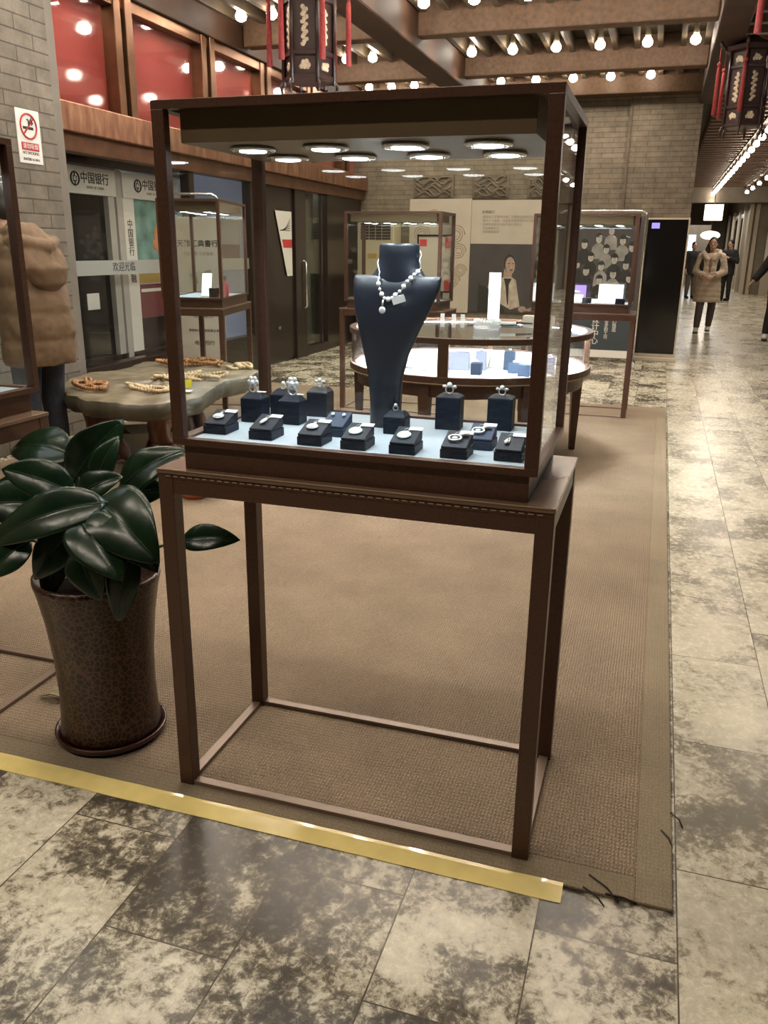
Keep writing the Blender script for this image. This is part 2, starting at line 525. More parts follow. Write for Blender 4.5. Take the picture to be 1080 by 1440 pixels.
# ================================================================== THE SETTING
YB = 11.1       # brick back wall
XL = -3.42      # glass shop front on the left
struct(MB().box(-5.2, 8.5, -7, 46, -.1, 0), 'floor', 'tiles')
# ceiling board, battens and beams
b = MB().box(-5.2, 8.5, -7, 46, 3.75, 3.85)
struct(b, 'ceiling', 'ceil')
b = MB()
x = -3.3
while x < 1.35:
    b.box(x-.028, x+.028, -6.9, YB-.05, 3.60, 3.75)
    x += .2435
struct(b, 'trim_1', 'batten')
BEAMS = [10.98, 8.92, 6.83, 4.74, 2.65, .56, -1.53, -3.62, -5.7]
b = MB()
for yb in BEAMS[1:]:
    b.box(-3.3, 1.36, yb+.28, yb+.46, 3.40, 3.75)
b.box(-3.3, 1.40, YB-.30, YB, 3.40, 3.75)
struct(b, 'trim_2', 'beam', .012)
b = MB().box(-1.70, -1.40, -6.9, YB-.3, 3.28, 3.75)
struct(b, 'trim_3', 'beamd', .02)
b = MB().box(1.36, 1.62, -6.9, YB, 3.28, 3.75)
struct(b, 'trim_4', 'beamd', .02)
b = MB()
y = 1.0
while y < 30:
    b.box(1.62, 6.6, y-.045, y+.045, 3.46, 3.75)
    y += .42
struct(b, 'trim_5', 'beam')
struct(MB().box(2.44, 2.52, 4, 29.9, 3.43, 3.47).box(3.41, 3.49, 13, 29.9, 3.43, 3.47), 'trim_16', 'beam')
b = MB().box(1.42, 6.6, 29.9, 30.3, 3.0, 3.75)
struct(b, 'trim_6', 'facade')
b = MB().box(XL-.12, XL+.10, -6.9, YB, 3.36, 3.75)
struct(b, 'trim_7', 'beamd', .01)

# back wall: two planes of brick, the right one slightly proud
struct(MB().box(XL-.3, .50, YB, YB+.3, 0, 3.75), 'wall_back', 'brickB')
struct(MB().box(.50, 1.41, YB-.05, YB+.3, 0, 3.75), 'wall_right_back', 'brickB')
struct(MB().box(1.20, 1.41, YB+.3, 45, 0, 3.75), 'wall_inner', 'facade')
# left wall: brick pier
struct(MB().box(-3.6, -3.10, -7, 3.72, 0, 3.75), 'wall_left', 'brickL')
struct(MB().box(-3.55, -3.14, 3.72, 3.86, 0, 3.36), 'trim_8', 'pierp', .01)
# far right and far end
b = MB().box(3.9, 8.4, 31, 46, 0, 3.75)
struct(b, 'wall_right', 'facade')
b = MB()
for y in (31.0, 33.2, 35.6, 38.5, 41.5): b.box(3.80, 3.92, y-.12, y+.12, 0, 3.0)
b.box(4.0, 4.12, 30.93, 31.0, 0, 3.0); b.box(5.2, 5.35, 30.93, 31.0, 0, 3.0)
struct(b, 'trim_9', 'facadel')
b = MB()
for y0, y1 in ((33.6, 35.2), (36.1, 38.0), (39.0, 41.0)):
    b.box(3.86, 3.93, y0, y1, 1.0, 2.8)
w = struct(b, 'window_1', 'dframe')
b = MB()
for y0, y1 in ((33.75, 35.05), (36.25, 37.85), (39.15, 40.85)):
    b.box(3.845, 3.86, y0, y1, 1.15, 2.65)
b.build('pane', 'blackg', w)
struct(MB().box(6.6, 6.8, -7, 31, 0, 3.75), 'wall_side', 'plaster')
struct(MB().box(1.4, 4.0, 44.5, 44.8, 0, 3.75), 'wall_end', 'plaster')
struct(MB().box(-5.2, 6.8, -7.2, -7, 0, 3.75), 'wall_front', 'plaster')

# shop front: copper lintel, upper red windows, lower glazing
b = MB().box(XL-.06, XL+.14, 3.86, YB, 2.235, 2.445)
struct(b, 'trim_10', 'copper', .008)
b = MB().box(XL-.06, XL+.08, 3.86, YB, 2.10, 2.235)
struct(b, 'trim_11', 'copperd', .006)
mull = [3.90, 5.02, 6.43, 7.72, 9.05, 10.3, 11.0]
b = MB()
for y in mull[1:-1]:
    b.box(XL-.05, XL+.07, y-.115, y-.02, 2.445, 3.36)
    b.box(XL-.05, XL+.09, y+.015, y+.115, 2.445, 3.36)
b.box(XL-.05, XL+.06, 3.86, YB, 3.27, 3.36)
struct(b, 'trim_12', 'bronze', .006)
for i in range(len(mull)-1):
    w = struct(MB().box(XL-.02, XL-.008, mull[i]+.11, mull[i+1]-.11, 2.445, 3.28), 'window_%d' % (i+2), 'red_glass')
    MB().box(XL-.075, XL-.06, mull[i]-.0, mull[i+1]+.0, 2.44, 3.36).build('back_panel', 'red', w)
struct(MB().box(-5.0, -4.9, 3.4, YB, 0, 3.75), 'wall_shop', 'dbrown')
struct(MB().box(-4.9, XL-.35, 3.5, YB, 2.25, 2.30), 'ceiling_shop', 'dbrown')
struct(MB().box(-4.9, XL-.06, 3.4, 3.5, 0, 3.75), 'wall_shop_end', 'dbrown')
# lower glazing with a frosted band
w = struct(MB().box(XL-.008, XL+.004, 3.86, 7.30, .42, 2.10), 'window_8', 'glass')
MB().box(XL+.0055, XL+.0085, 3.86, 7.28, 1.165, 1.285).build('frosted_band', 'frost', w)
text('lettering', '欢迎光临', .085, (XL+.0095, 4.86, 1.225), w, 'ink', (pi/2, 0, pi/2), .0005, spacing=1)
text('lettering', '自助银行', .06, (XL+.0095, 6.05, 1.225), w, 'inkg', (pi/2, 0, pi/2), .0005)
struct(MB().box(XL-.07, XL+.05, 3.86, 7.36, 0, .42), 'trim_13', 'dbrown', .006)
b = MB()
for y in (6.02, 7.33): b.box(XL-.05, XL+.05, y-.05, y+.05, .42, 2.10)
struct(b, 'trim_14', 'dframe', .004)
# dark double door further along, then the bright glass door
d = struct(MB().box(XL-.03, XL+.02, 7.38, 8.52, .02, 2.10), 'door_1', 'dbrown', .004)
MB().box(XL+.02, XL+.032, 7.5, 8.4, .10, .34).build('kick_plate', 'dframe', d)
MB().box(XL+.02, XL+.05, 7.95, 8.02, .42, .46).build('lock', 'chrome', d)
d = struct(MB().box(XL-.05, XL+.05, 8.52, 8.86, 0, 2.10).box(XL-.05, XL+.05, 9.62, 9.95, 0, 2.10)
           .box(XL-.05, XL+.05, 8.86, 9.62, 0, .12), 'door_2', 'dbrown', .004)
MB().box(XL-.01, XL+.005, 8.86, 9.62, .12, 2.10).build('pane', 'glass', d)
MB().box(XL-.02, XL+.02, 9.46, 9.52, .12, 2.10).build('stile', 'dframe', d)
MB().tube([(XL+.02, 8.78, .62), (XL+.08, 8.78, .66), (XL+.08, 8.78, 1.22), (XL+.02, 8.78, 1.26)], .014).build('handle', 'chrome', d)
struct(MB().box(-4.3, -4.2, 8.0, YB, 0, 2.25), 'wall_lit', 'greenw')
struct(MB().box(XL-.3, XL+.02, 9.95, YB, 0, 2.10), 'wall_corner', 'dbrown')
light('inner_hall_lamp', 'AREA', (-3.85, 9.3, 2.2), 9, (.95, 1, .85), shape='RECTANGLE', size=.5, size_y=1.4)
light('bank_lamp', 'AREA', (-4.2, 5.3, 2.2), 6, (.95, .96, 1), shape='RECTANGLE', size=.5, size_y=2.4)
struct(MB().box(-4.5, -4.42, 6.35, 8.0, 0, 2.25), 'wall_bank', 'bluew')
struct(MB().box(-3.70, -3.60, 3.9, 6.3, 2.055, 2.245), 'trim_17', 'dbrown')
struct(MB().box(-4.5, -3.50, 7.40, 7.46, 0, 2.25), 'wall_partition', 'bluew')
t = thing('shop_notice', 'red and white notice on the bluish inner wall behind the shop glass', 'notice', (-3.80, 7.40, 1.45))
MB().box(-.22, .22, -.012, 0, -.30, .26).build('sheet', 'white', t)
MB().box(-.22, .22, -.016, -.012, -.28, -.02).build('red_print', 'maroon', t)
MB().box(-.06, -.02, -.02, -.016, -.25, .10).build('figure', 'slate', t)
# tall cornice reliefs on the brick
for i, (x0, x1) in enumerate(((-2.56, -1.94), (-1.66, -1.12), (-.85, -.36))):
    t = thing('carved_relief', '%s carved grey dragon relief panel high on the brick back wall' % ['leftmost', 'middle', 'rightmost'][i], 'relief', ((x0+x1)/2, YB, 2.29), group='carved wall reliefs')
    hw = (x1-x0)/2
    MB().box(-hw, hw, -.025, 0, -.155, .155).build('panel', 'relief', t)
    m = MB(); rr = random.Random(i)
    for k in range(7):
        ph = rr.random()*6; z0 = -.12+.04*k
        m.tube([(-hw+.04+(2*hw-.08)*q/14, -.03, max(-.13, min(.13, z0+.05*sin(q*.8+ph)))) for q in range(15)], .013, 6)
    m.build('carving', 'relief', t)
# crack line between the two brick planes is real: a narrow post
struct(MB().box(.485, .515, YB-.07, YB-.05, 0, 3.4), 'trim_15', 'relief')

# ------------------------------------------------------------------ rug, tape
t = thing('coir_rug', 'large brown woven coir rug lying under the jewelry show cases', 'rug', (0, 0, 0))
MB().box(-3.0, 1.205, .03, 6.48, 0, .009).build('weave', 'rug', t, .003)
m = MB().box(1.205, 1.288, -.05, 6.5, 0, .010).box(-3.0, 1.205, -.05, .03, 0, .010)
m.build('binding', 'rugedge', t, .003)
for a, c in (((1.285, .30), (1.315, .255)), ((1.262, .22), (1.288, .165)), ((1.09, -.045), (1.14, -.085)), ((1.14, -.05), (1.21, -.052)), ((1.10, .0), (1.17, -.06))):
    MB().tube([(a[0], a[1], .012), ((a[0]+c[0])/2+.006, (a[1]+c[1])/2, .013), (c[0], c[1], .006)], .0022, 5).build('frayed_thread', 'thread', t)
o = MB()
rr = random.Random(3)
n = 60
top = []; bot = []
for i in range(n+1):
    x = -3.0 + (1.045+3.0)*i/n
    top.append((x, -.047+rr.uniform(-.0015, .0015), .0118)); bot.append((x, -.102+rr.uniform(-.001, .001), .002))
mid = [(p[0], -.058, .0112) for p in top]
o.rings([[top[i], mid[i], bot[i], (bot[i][0], bot[i][1], .0005), (top[i][0], top[i][1], .0102)] for i in range(n+1)], 0, False)
o = o.build('floor_tape', 'tape')
tag(o, 'shiny yellow adhesive tape strip along the front edge of the rug', 'tape')

# ------------------------------------------------------------------ ceiling bulbs
def bulb_mesh():
    m = MB()
    m.lathe([(.022, .14), (.024, .05), (.034, .02), (.028, -.01)], 12, m=0)
    return m.mesh('socket', 'socket')
BS = bulb_mesh()
BG = MB().lathe([(.012, .012), (.034, -.008), (.054, -.045), (.050, -.076), (.028, -.094), (.004, -.099)], 14).mesh('globe', 'bulb')
def bulb(x, y, z, label, group, bw=BULB_W):
    t = thing('ceiling_bulb', label, 'bulb', (x, y, z), group=group)
    for nme, me in (('socket', BS), ('globe', BG)):
        o = bpy.data.objects.new(nme, me); COL.objects.link(o); o.parent = t
    light('bulb_beam', 'SPOT', (0, 0, -.115), bw, WARM, t, spot_size=R(150), spot_blend=.9, shadow_soft_size=.05)
XS_R = [-1.215, -.745, -.26, .215, .712, 1.20]
XS_L = [-3.07, -2.74, -2.41, -1.98]
rows = [(10.5, 'row along the brick back wall'), (8.70, 'row just before the rearmost cross beam'),
        (7.62, 'row beyond the second cross beam'), (6.62, 'row before the second cross beam'), (5.6, 'row above the far side of the round counter'), (4.45, 'row above the near lantern'),
        (3.3, 'row above the stone table'), (1.8, 'row above the rug behind the front case'), (.2, 'row above the front show case'), (-1.4, 'row above the tiles before the tape')]
for y, rn in rows:
    for i, x in enumerate(XS_R):
        if y == 10.5 and i == 5: continue
        if y > 9: x = XS_R[i]+.01
        bulb(x, y, 3.61, '%s bulb right of the big beam, %s' % (ORD[i], rn), 'bare ceiling bulbs')
    for i, x in enumerate(XS_L):
        bulb(x, y, 3.61, '%s bulb out from the red windows, %s' % (ORD[i], rn), 'bare ceiling bulbs')
k = 0
for i in range(13):
    y = 6.0+1.9*i
    bulb(2.48, y, 3.30, '%s bulb from the near end, left string above the corridor' % ORD[i], 'corridor ceiling bulbs', 42)
    if i > 2: bulb(2.48, y+.95, 3.30, '%s bulb between the others, left string above the corridor' % ORD[i-3], 'corridor ceiling bulbs', 20)
    if i > 4: bulb(3.45, y, 3.30, '%s bulb from the near end, right string above the corridor' % ORD[i-5], 'corridor ceiling bulbs', 42)

# ================================================================== SHOW CASES
W, D, T = .954, .475, .895
FX0, FX1, FY0, FY1 = .042, .912, .009, .500
LX = [.213, .388, .570, .748]
LY = [.145, .335]
def show_case(label, loc, dT=0.0, near=False, lampw=7.0, group='bronze framed jewelry show cases', rz=0):
    t = thing('show_case', label, 'show case', loc, rz, group)
    top = T+dT
    lg = .040
    for x in (0, W-lg):
        for y in (0, D-lg):
            MB().box(x, x+lg, y, y+lg, 0, top-.012).build('leg', 'case', t, .002)
    z0, z1 = .001, .012
    MB().box(lg, W-lg, .004, .030, z0, z1).build('floor_rail', 'rail', t, .001)
    MB().box(lg, W-lg, D-.030, D-.004, z0, z1).build('floor_rail', 'rail', t, .001)
    MB().box(.006, .032, lg, D-lg, z0, z1).build('floor_rail', 'rail', t, .001)
    MB().box(W-.032, W-.006, lg, D-lg, z0, z1).build('floor_rail', 'rail', t, .001)
    m = MB()
    m.box(lg, W-lg, .002, .026, top-.062, top-.012); m.box(lg, W-lg, D-.026, D-.002, top-.062, top-.012)
    m.box(.002, .026, lg, D-lg, top-.062, top-.012); m.box(W-.026, W-.002, lg, D-lg, top-.062, top-.012)
    m.build('apron', 'case', t, .001)
    MB().box(-.002, W+.002, -.002, D+.002, top-.012, top).build('table_top', 'case_top', t, .0015)
    m = MB()
    n = 46 if near else 0
    for i in range(n):
        x = .03+(W-.06)*i/(n-1)
        m.box(x-.006, x+.006, -.0032, -.0018, top-.0175, top-.0155)
    if near:
        m.box(.0, W, -.0034, -.0018, top-.0022, top+.0006)
        m.build('stitched_edge', 'stitch', t)
    zb = top+.0645
    zt = 1.702+dT
    # plinth and display floor
    MB().box(.066, .893, .020, .474, top, zb).build('plinth', 'case', t, .002)
    MB().box(FX0+.024, FX1-.024, FY0+.024, FY1-.024, zb, zb+.0055).build('display_floor', 'deck', t)
    # frame
    p = .030; q = .024
    for x, w_ in ((FX0, p), (FX1-p, p)):
        MB().box(x, x+w_, FY0, FY0+q, zb+.012, zt-.018).build('post', 'case', t, .0015)
        MB().box(x, x+w_, FY1-q, FY1, zb+.012, zt-.018).build('post', 'case', t, .0015)
    for zz, h, nme in ((zb-.004, .016, 'bottom_rail'), (zt-.018, .018, 'top_rail')):
        MB().box(FX0, FX1, FY0, FY0+q, zz, zz+h).build(nme, 'case', t, .001)
        MB().box(FX0, FX1, FY1-q, FY1, zz, zz+h).build(nme, 'case', t, .001)
        MB().box(FX0, FX0+p, FY0+q, FY1-q, zz, zz+h).build(nme, 'case', t, .001)
        MB().box(FX1-p, FX1, FY0+q, FY1-q, zz, zz+h).build(nme, 'case', t, .001)
    # glazing
    g0, g1 = zb+.012, zt-.018
    MB().box(FX0+p, FX1-p, FY0+.010, FY0+.015, g0, g1).build('glass_pane', 'glass', t)
    MB().box(FX0+p, FX1-p, FY1-.015, FY1-.010, g0, g1).build('glass_pane', 'glass', t)
    MB().box(FX0+.010, FX0+.015, FY0+q, FY1-q, g0, g1).build('glass_pane', 'glass', t)
    MB().box(FX1-.015, FX1-.010, FY0+q, FY1-q, g0, g1).build('glass_pane', 'glass', t)
    # lamp box under the roof
    MB().box(FX0+.052, FX1-.052, FY0+.030, FY1-.030, zt-.082, zt-.012).build('lamp_box', 'header', t, .001)
    MB().box(FX0+p, FX1-p, FY0+q, FY1-q, zt-.010, zt-.004).build('roof_panel', 'case', t)
    for x in LX:
        for y in LY:
            r_ = MB().lathe([(.036, 0), (.050, -.001), (.052, -.006), (.046, -.010), (.036, -.008)], 24)
            l_ = r_.build('downlight', 'chrome', t, loc=(x, y, zt-.082))
            MB().lathe([(.033, -.004), (.030, -.010), (.012, -.012)], 20).build('lens', 'lens' if near else 'lens2', l_)
            if near:
                light('downlight_beam', 'SPOT', (x, y, zt-.098), CASE_W, COOL, t, spot_size=R(120), spot_blend=.6, shadow_soft_size=.025)
    if not near:
        light('case_light', 'AREA', (.477, .25, zt-.10), lampw, COOL, t, shape='RECTANGLE', size=.7, size_y=.3)
    return t
show_case('tall bronze framed glass show case holding a necklace bust and navy display blocks', (0, 0, .0095), near=True)
show_case('bronze framed glass show case cut off by the photo edge, beside the potted plant', (-1.668, .012, .0095), lampw=.6)
show_case('bronze framed glass show case before the group photo banner, behind the round counter at right', (-.012, 5.82, .0095))
show_case('bronze framed glass show case behind the bust, in front of the cream air conditioner', (-1.575, 5.37, .0095), lampw=3.0)
show_case('bronze framed glass show case standing askew behind the stone table, before the ink lettered banner', (-2.121, 4.25, .0095), dT=.045, rz=R(103.5))

# ------------------------------------------------------------------ bust with pearl necklace
DK = T+.0645+.0055+.0095      # top of the display cloth
t = thing('necklace_bust', 'tall black leatherette bust display standing in the front show case', 'bust', (.468, .335, DK))
def bz(z): return z-DK
prof = [(0, .018, 0, .0400, .030), (0, .018, .004, .0415, .031), (0, .012, .06, .0400, .026), (.002, .004, .13, .0455, .022), (.006, -.006, .19, .0590, .022), (.014, -.012, .25, .0790, .024),
        (.022, -.014, .30, .0970, .025), (.030, -.012, .345, .1090, .023), (.032, -.008, .372, .1120, .020), (.033, -.004, .380, .1100, .017)]
MB().stack(prof, 36, sq=2.6).build('body', 'blackl', t)
MB().stack([(.033, -.002, .330, .095, .028), (.033, .0, .366, .082, .030), (.032, .004, .385, .064, .034), (.031, .010, .402, .052, .040), (.030, .013, .43, .0500, .042), (.030, .014, .449, .0500, .043), (.030, .014, .455, .047, .040)], 36).build('neck', 'blackl', t)
NECK = [(.560, 1.377), (.552, 1.361), (.545, 1.354), (.534, 1.34), (.522, 1.323), (.508, 1.311), (.497, 1.302), (.483, 1.3), (.473, 1.312), (.466, 1.328), (.463, 1.344), (.461, 1.362)]
t = thing('pearl_necklace', 'white pearl necklace with round pendant hanging on the black bust', 'necklace', (.51, .29, 1.30))
def neck_y(x, z):
    # front surface of the bust under the chain
    zz = z-DK
    if zz > .385:
        k = min(1, max(0, (zz-.385)/.03))
        a, yc, b_ = (.058, .006+.006*k, .036+.004*k); xc = .032
    elif zz > .37:
        a, yc, b_, xc = .09, .0, .030, .033
    else:
        a, yc, b_, xc = .105, -.013, .026, .026
    u = max(-.97, min(.97, (x-.468-xc)/a))
    return .335+yc-b_*math.sqrt(1-u*u)-.006
path = []
for i in range(len(NECK)-1):
    (x0, z0), (x1, z1) = NECK[i], NECK[i+1]
    for k in range(4): path.append((x0+(x1-x0)*k/4, z0+(z1-z0)*k/4))
path.append(NECK[-1])
pts = [Vector((x, neck_y(x, z), z)) for x, z in path]
pts = [Vector((.515, .402, 1.420)), Vector((.540, .385, 1.414)), Vector((.5525, .355, 1.404)), Vector((.5560, .325, 1.392))]+pts+[Vector((.4480, .330, 1.385)), Vector((.4470, .355, 1.400)), Vector((.460, .385, 1.413)), Vector((.485, .401, 1.420)), Vector((.515, .402, 1.420))]
pts = [p-Vector((.51, .29, 1.30)) for p in pts]
MB().tube(pts, .0013, 6).build('cord', 'silver', t)
dist = 0; nxt = .125; big = True
for i in range(1, len(pts)):
    dist += (pts[i]-pts[i-1]).length
    if dist >= nxt and dist < .325:
        r_ = .0062 if big else .0042
        MB().ell((0, 0, 0), r_, n=12).build('pearl', 'pearl', t, loc=pts[i]+Vector((0, -.002, 0)))
        nxt = dist+(.0105 if big else .0105); big = not big
m = MB().ell((-.0285, -.022, -.024), .0085, .004, .0085, 14)
m.tube([(-.027, -.020, .0), (-.028, -.022, -.014)], .002, 6)
m.build('pendant', 'silver', t)
m = MB().box(-.016, .016, -.0005, .0005, -.009, .009, T=Matrix.Translation((.013, -.025, .002)) @ Matrix.Rotation(R(-18), 4, 'Y') @ Matrix.Rotation(R(12), 4, 'X'))
m.build('price_tag', 'paper', t)

# ------------------------------------------------------------------ navy display blocks
def ramp_stand(label, x, y, rz=0.0, mt='navy', tall=.050):
    t = thing('ramp_display_block', label, 'display block', (x, y, DK), rz, 'sloped navy jewelry blocks')
    w, d = .031, .036
    MB().box(-w, w, -d, d, 0, .021).build('base', mt, t, .002)
    m = MB().add([(-w+.002, -d+.001, .0225), (w-.002, -d+.001, .0225), (w-.002, d, .0225), (-w+.002, d, .0225), (-w+.002, -d+.001, .027), (w-.002, -d+.001, .027), (w-.002, d, tall), (-w+.002, d, tall)],
                 [(0, 1, 2, 3), (4, 5, 6, 7), (0, 1, 5, 4), (1, 2, 6, 5), (2, 3, 7, 6), (3, 0, 4, 7)])
    m.build('sloped_pad', mt if mt != 'navy' else 'navy', t, .0015)
    MB().box(-w+.004, w-.004, -d+.004, d-.002, .021, .0227).build('gap', 'blackl', t)
    return t
def pad(y, d=.036, tall=.050):      # height and slope of the pad at local y
    return .027+(tall-.027)*(y+d-.001)/(2*d-.001)
SL = math.atan2(.050-.027, .071)
def on_pad(x, y, lx, ly, lift=.0008, rz=0):
    return Matrix.Translation((x, y, DK)) @ Matrix.Rotation(rz, 4, 'Z') @ Matrix.Translation((lx, ly, pad(ly)+lift)) @ Matrix.Rotation(SL, 4, 'X')
def put(o, Mx):
    o.matrix_world = Mx; return o
def price_tag(label, x, y, lx, ly, rz=0, w=.0155, h=.0072):
    t = thing('price_tag', label, 'tag', group='white price tags on display blocks')
    t.matrix_world = on_pad(x, y, lx, ly, .0012, rz)
    MB().box(-w, w, -h, h, 0, .0008).build('card', 'paper', t)
    MB().tube([(-w, 0, .0005), (-w-.006, -.003, .0012), (-w-.010, -.008, .0008)], .0004, 5).build('string', 'paper', t)
def pendant(kind, label, x, y, lx, ly, rz=0):
    t = thing({'oval': 'oval_pendant', 'drop': 'drop_pendant', 'ring': 'pendant_ring', 'disc': 'disc_pendant', 'bar': 'bar_pendant', 'ear': 'ear_stud'}[kind], label, 'jewelry', group='silver jewelry on sloped blocks')
    t.matrix_world = on_pad(x, y, lx, ly, .001, rz) @ Matrix.Scale(1.22, 4)
    if kind == 'oval':
        MB().ell((0, 0, .003), .0095, .0075, .004, 16).build('stone', 'gem', t)
        MB().tube([(.0105*cos(a*pi/10), .0085*sin(a*pi/10), .002) for a in range(20)], .0016, 6, closed=True).build('bezel', 'silver', t)
        MB().tube([(.000, .008, .003), (.004, .014, .003)], .0018, 6).build('bail', 'silver', t)
    if kind == 'bar':
        MB().ell((0, 0, .003), .0048, .0125, .003, 14).build('stone', 'gem', t, rot=(0, 0, -.25))
        MB().tube([(.003, .011, .003), (.007, .016, .003)], .0016, 6).build('bail', 'silver', t)
    if kind == 'disc':
        MB().lathe([(.0135, 0), (.0140, .0015), (.012, .003), (.004, .0035)], 24).build('stone', 'jade', t)
        MB().tube([(.003, .012, .002), (.006, .018, .002)], .0016, 6).build('bail', 'silver', t)
    if kind == 'drop':
        MB().tube([(.004*sin(a*pi/8)-.002, -.010+.020*a/16*1.0, .002) for a in range(0)] or [(-.004, -.010, .002), (-.007, -.004, .002), (-.004, .004, .002), (.001, .010, .002), (.001, .004, .002), (.001, -.006, .002)], .0017, 6, closed=True).build('loop', 'silver', t)
        MB().ell((-.003, -.005, .003), .004, .006, .003, 12).build('stone', 'gem', t)
    if kind == 'ring':
        MB().tube([(.0115*cos(a*pi/12), .0095*sin(a*pi/12), .003) for a in range(24)], .0022, 8, closed=True).build('band', 'silver', t)
        MB().ell((0, -.001, .003), .006, .005, .003, 12).build('stone', 'gem', t)
        MB().tube([(.006, .008, .003), (.014, .013, .004), (.024, .014, .003)], [.003, .004, .003], 8).build('chain', 'silver', t)
    if kind == 'ear':
        MB().ell((-.012, .012, .003), .004, .006, .003, 10).build('stud', 'gem', t)
        MB().ell((.012, .012, .003), .004, .006, .003, 10).build('stud', 'gem', t)
RP = [('front row, leftmost, carrying an oval stone', .103, .138, 'oval', 'oval white stone pendant on the leftmost front block'),
      ('second from left in the front row, carrying a narrow bar pendant', .236, .120, 'bar', 'narrow white bar pendant on the second front block from left'),
      ('third from left in the front row, carrying a large oval pendant', .369, .106, 'oval', 'large oval white pendant on the third front block from left'),
      ('fourth from left in the front row, carrying a pale green pendant', .479, .102, 'disc', 'pale green oval pendant on the fourth front block from left'),
      ('fifth from left in the front row, carrying a flat pale disc', .597, .101, 'disc', 'flat pale disc pendant on the fifth front block from left'),
      ('second from right in the front row, carrying a silver ring', .716, .103, 'ring', 'silver ring pendant with chain on the second front block from right'),
      ('rightmost in the front row by the bronze post, carrying a looped drop', .834, .120, 'drop', 'looped silver drop pendant on the rightmost front block')]
for lab, x, y, kind, jl in RP:
    ramp_stand('sloped navy block, '+lab, x, y)
    pendant(kind, jl, x, y, -.004, -.004)
    price_tag('white price tag on the block with the '+jl.split(' on the ')[0], x, y, .016, .026)
ramp_stand('sloped lighter blue block with two ear studs, behind the front row left of the bust', .383, .215, mt='navy2')
pendant('ear', 'pair of pale ear studs on the lighter blue sloped block left of the bust', .383, .215, 0, 0)
ramp_stand('sloped lighter blue block half hidden behind the block with the silver ring', .752, .205, mt='navy2')
pendant('ring', 'white chain and ring on the half hidden blue block at right', .752, .205, -.008, -.006)
price_tag('white price tag on the half hidden blue block at right', .752, .205, .014, .027)

def tower(label, x, y, h, w=.030, d=.027, mt='navy', cap=.014, rz=0):
    t = thing('ring_display_block', label, 'display block', (x, y, DK), rz, 'upright navy ring blocks')
    MB().box(-w, w, -d, d, 0, h).build('block', mt, t, .002)
    m = MB().add([(-w, -d, h+.0008), (w, -d, h+.0008), (w, d, h+.0008), (-w, d, h+.0008), (-w*.62, -d*.1, h+cap), (w*.62, -d*.1, h+cap), (w*.62, d*.6, h+cap), (-w*.62, d*.6, h+cap)],
                 [(0, 1, 2, 3), (4, 5, 6, 7), (0, 1, 5, 4), (1, 2, 6, 5), (2, 3, 7, 6), (3, 0, 4, 7)])
    m.build('faceted_top', mt, t, .001)
    return h+cap
def ring_on(label, x, y, z, kind=0, s=1.0):
    t = thing('jeweled_ring', label, 'ring', (x, y, DK+z), group='rings on the upright navy blocks')
    MB().tube([(.0085*s*cos(a*pi/10), 0, .008*s+.0085*s*sin(a*pi/10)) for a in range(20)], .0017*s, 6, closed=True).build('band', 'silver', t)
    if kind == 0:       # flower head
        c = Vector((0, -.001, .021*s))
        MB().ell(c, .0055*s, n=10).build('centre_stone', 'gem', t)
        m = MB()
        for k in range(6):
            m.ell(c+Vector((.0085*s*cos(k*pi/3), .001, .0085*s*sin(k*pi/3))), .0055*s, .003*s, .0055*s, 8)
        m.build('petals', 'silver', t)
    elif kind == 1:
        MB().ell((0, 0, .019*s), .0065*s, n=10).build('centre_stone', 'gem', t)
        m = MB()
        for q in (-1, 1): m.ell((q*.0115*s, 0, .015*s), .0055*s, .003*s, .004*s, 8)
        m.build('side_stones', 'silver', t)
    else:
        MB().ell((0, 0, .018*s), .0062*s, n=10).build('centre_stone', 'pearl', t)
def flat_tag(label, x, y, z, w=.012, h=.006, rz=0):
    t = thing('price_tag', label, 'tag', (x, y, DK+z+.0009), rz, 'white price tags on display blocks')
    MB().box(-w, w, -h, h, 0, .0009).build('card', 'paper', t)
h = tower('upright navy ring block at the far left of the case, with a flower ring', .122, .292, .062)
ring_on('large silver flower ring on the leftmost upright block', .116, .295, h, 0, 1.25)
flat_tag('price tag beside the flower ring on the leftmost upright block', .138, .300, h)
h = tower('upright dark block behind the two left flower rings', .158, .395, .058)
ring_on('slim silver ring on the dark block behind the two flower rings', .158, .393, h, 2, .9)
h = tower('upright navy ring block second from left, under the largest flower ring', .226, .300, .060)
ring_on('largest silver flower ring, on the second upright block from left', .226, .303, h, 0, 1.4)
flat_tag('price tag beside the largest flower ring', .242, .310, h, .011)
h = tower('tall black ring block left of the bust at the back of the case', .254, .425, .066, mt='blackl')
ring_on('three stone silver ring on the tall black block left of the bust', .254, .423, h, 1, .95)
h = tower('low navy ring block in front of the bust foot', .518, .285, .042, .028, .026)
ring_on('small pearl ring on the low block in front of the bust', .514, .287, h, 2, .75)
h = tower('tall navy ring block right of the bust, first of two', .630, .385, .083, .032, .026, cap=.008)
ring_on('three stone silver ring on the tall block nearest right of the bust', .628, .383, h, 1, 1.15)
h = tower('tall navy ring block nearest the right glass, behind the ring pendant', .757, .425, .082, .032, .026, cap=.007)
ring_on('low crown shaped silver ring on the tall block nearest the right glass', .757, .423, h, 1, 1.0)

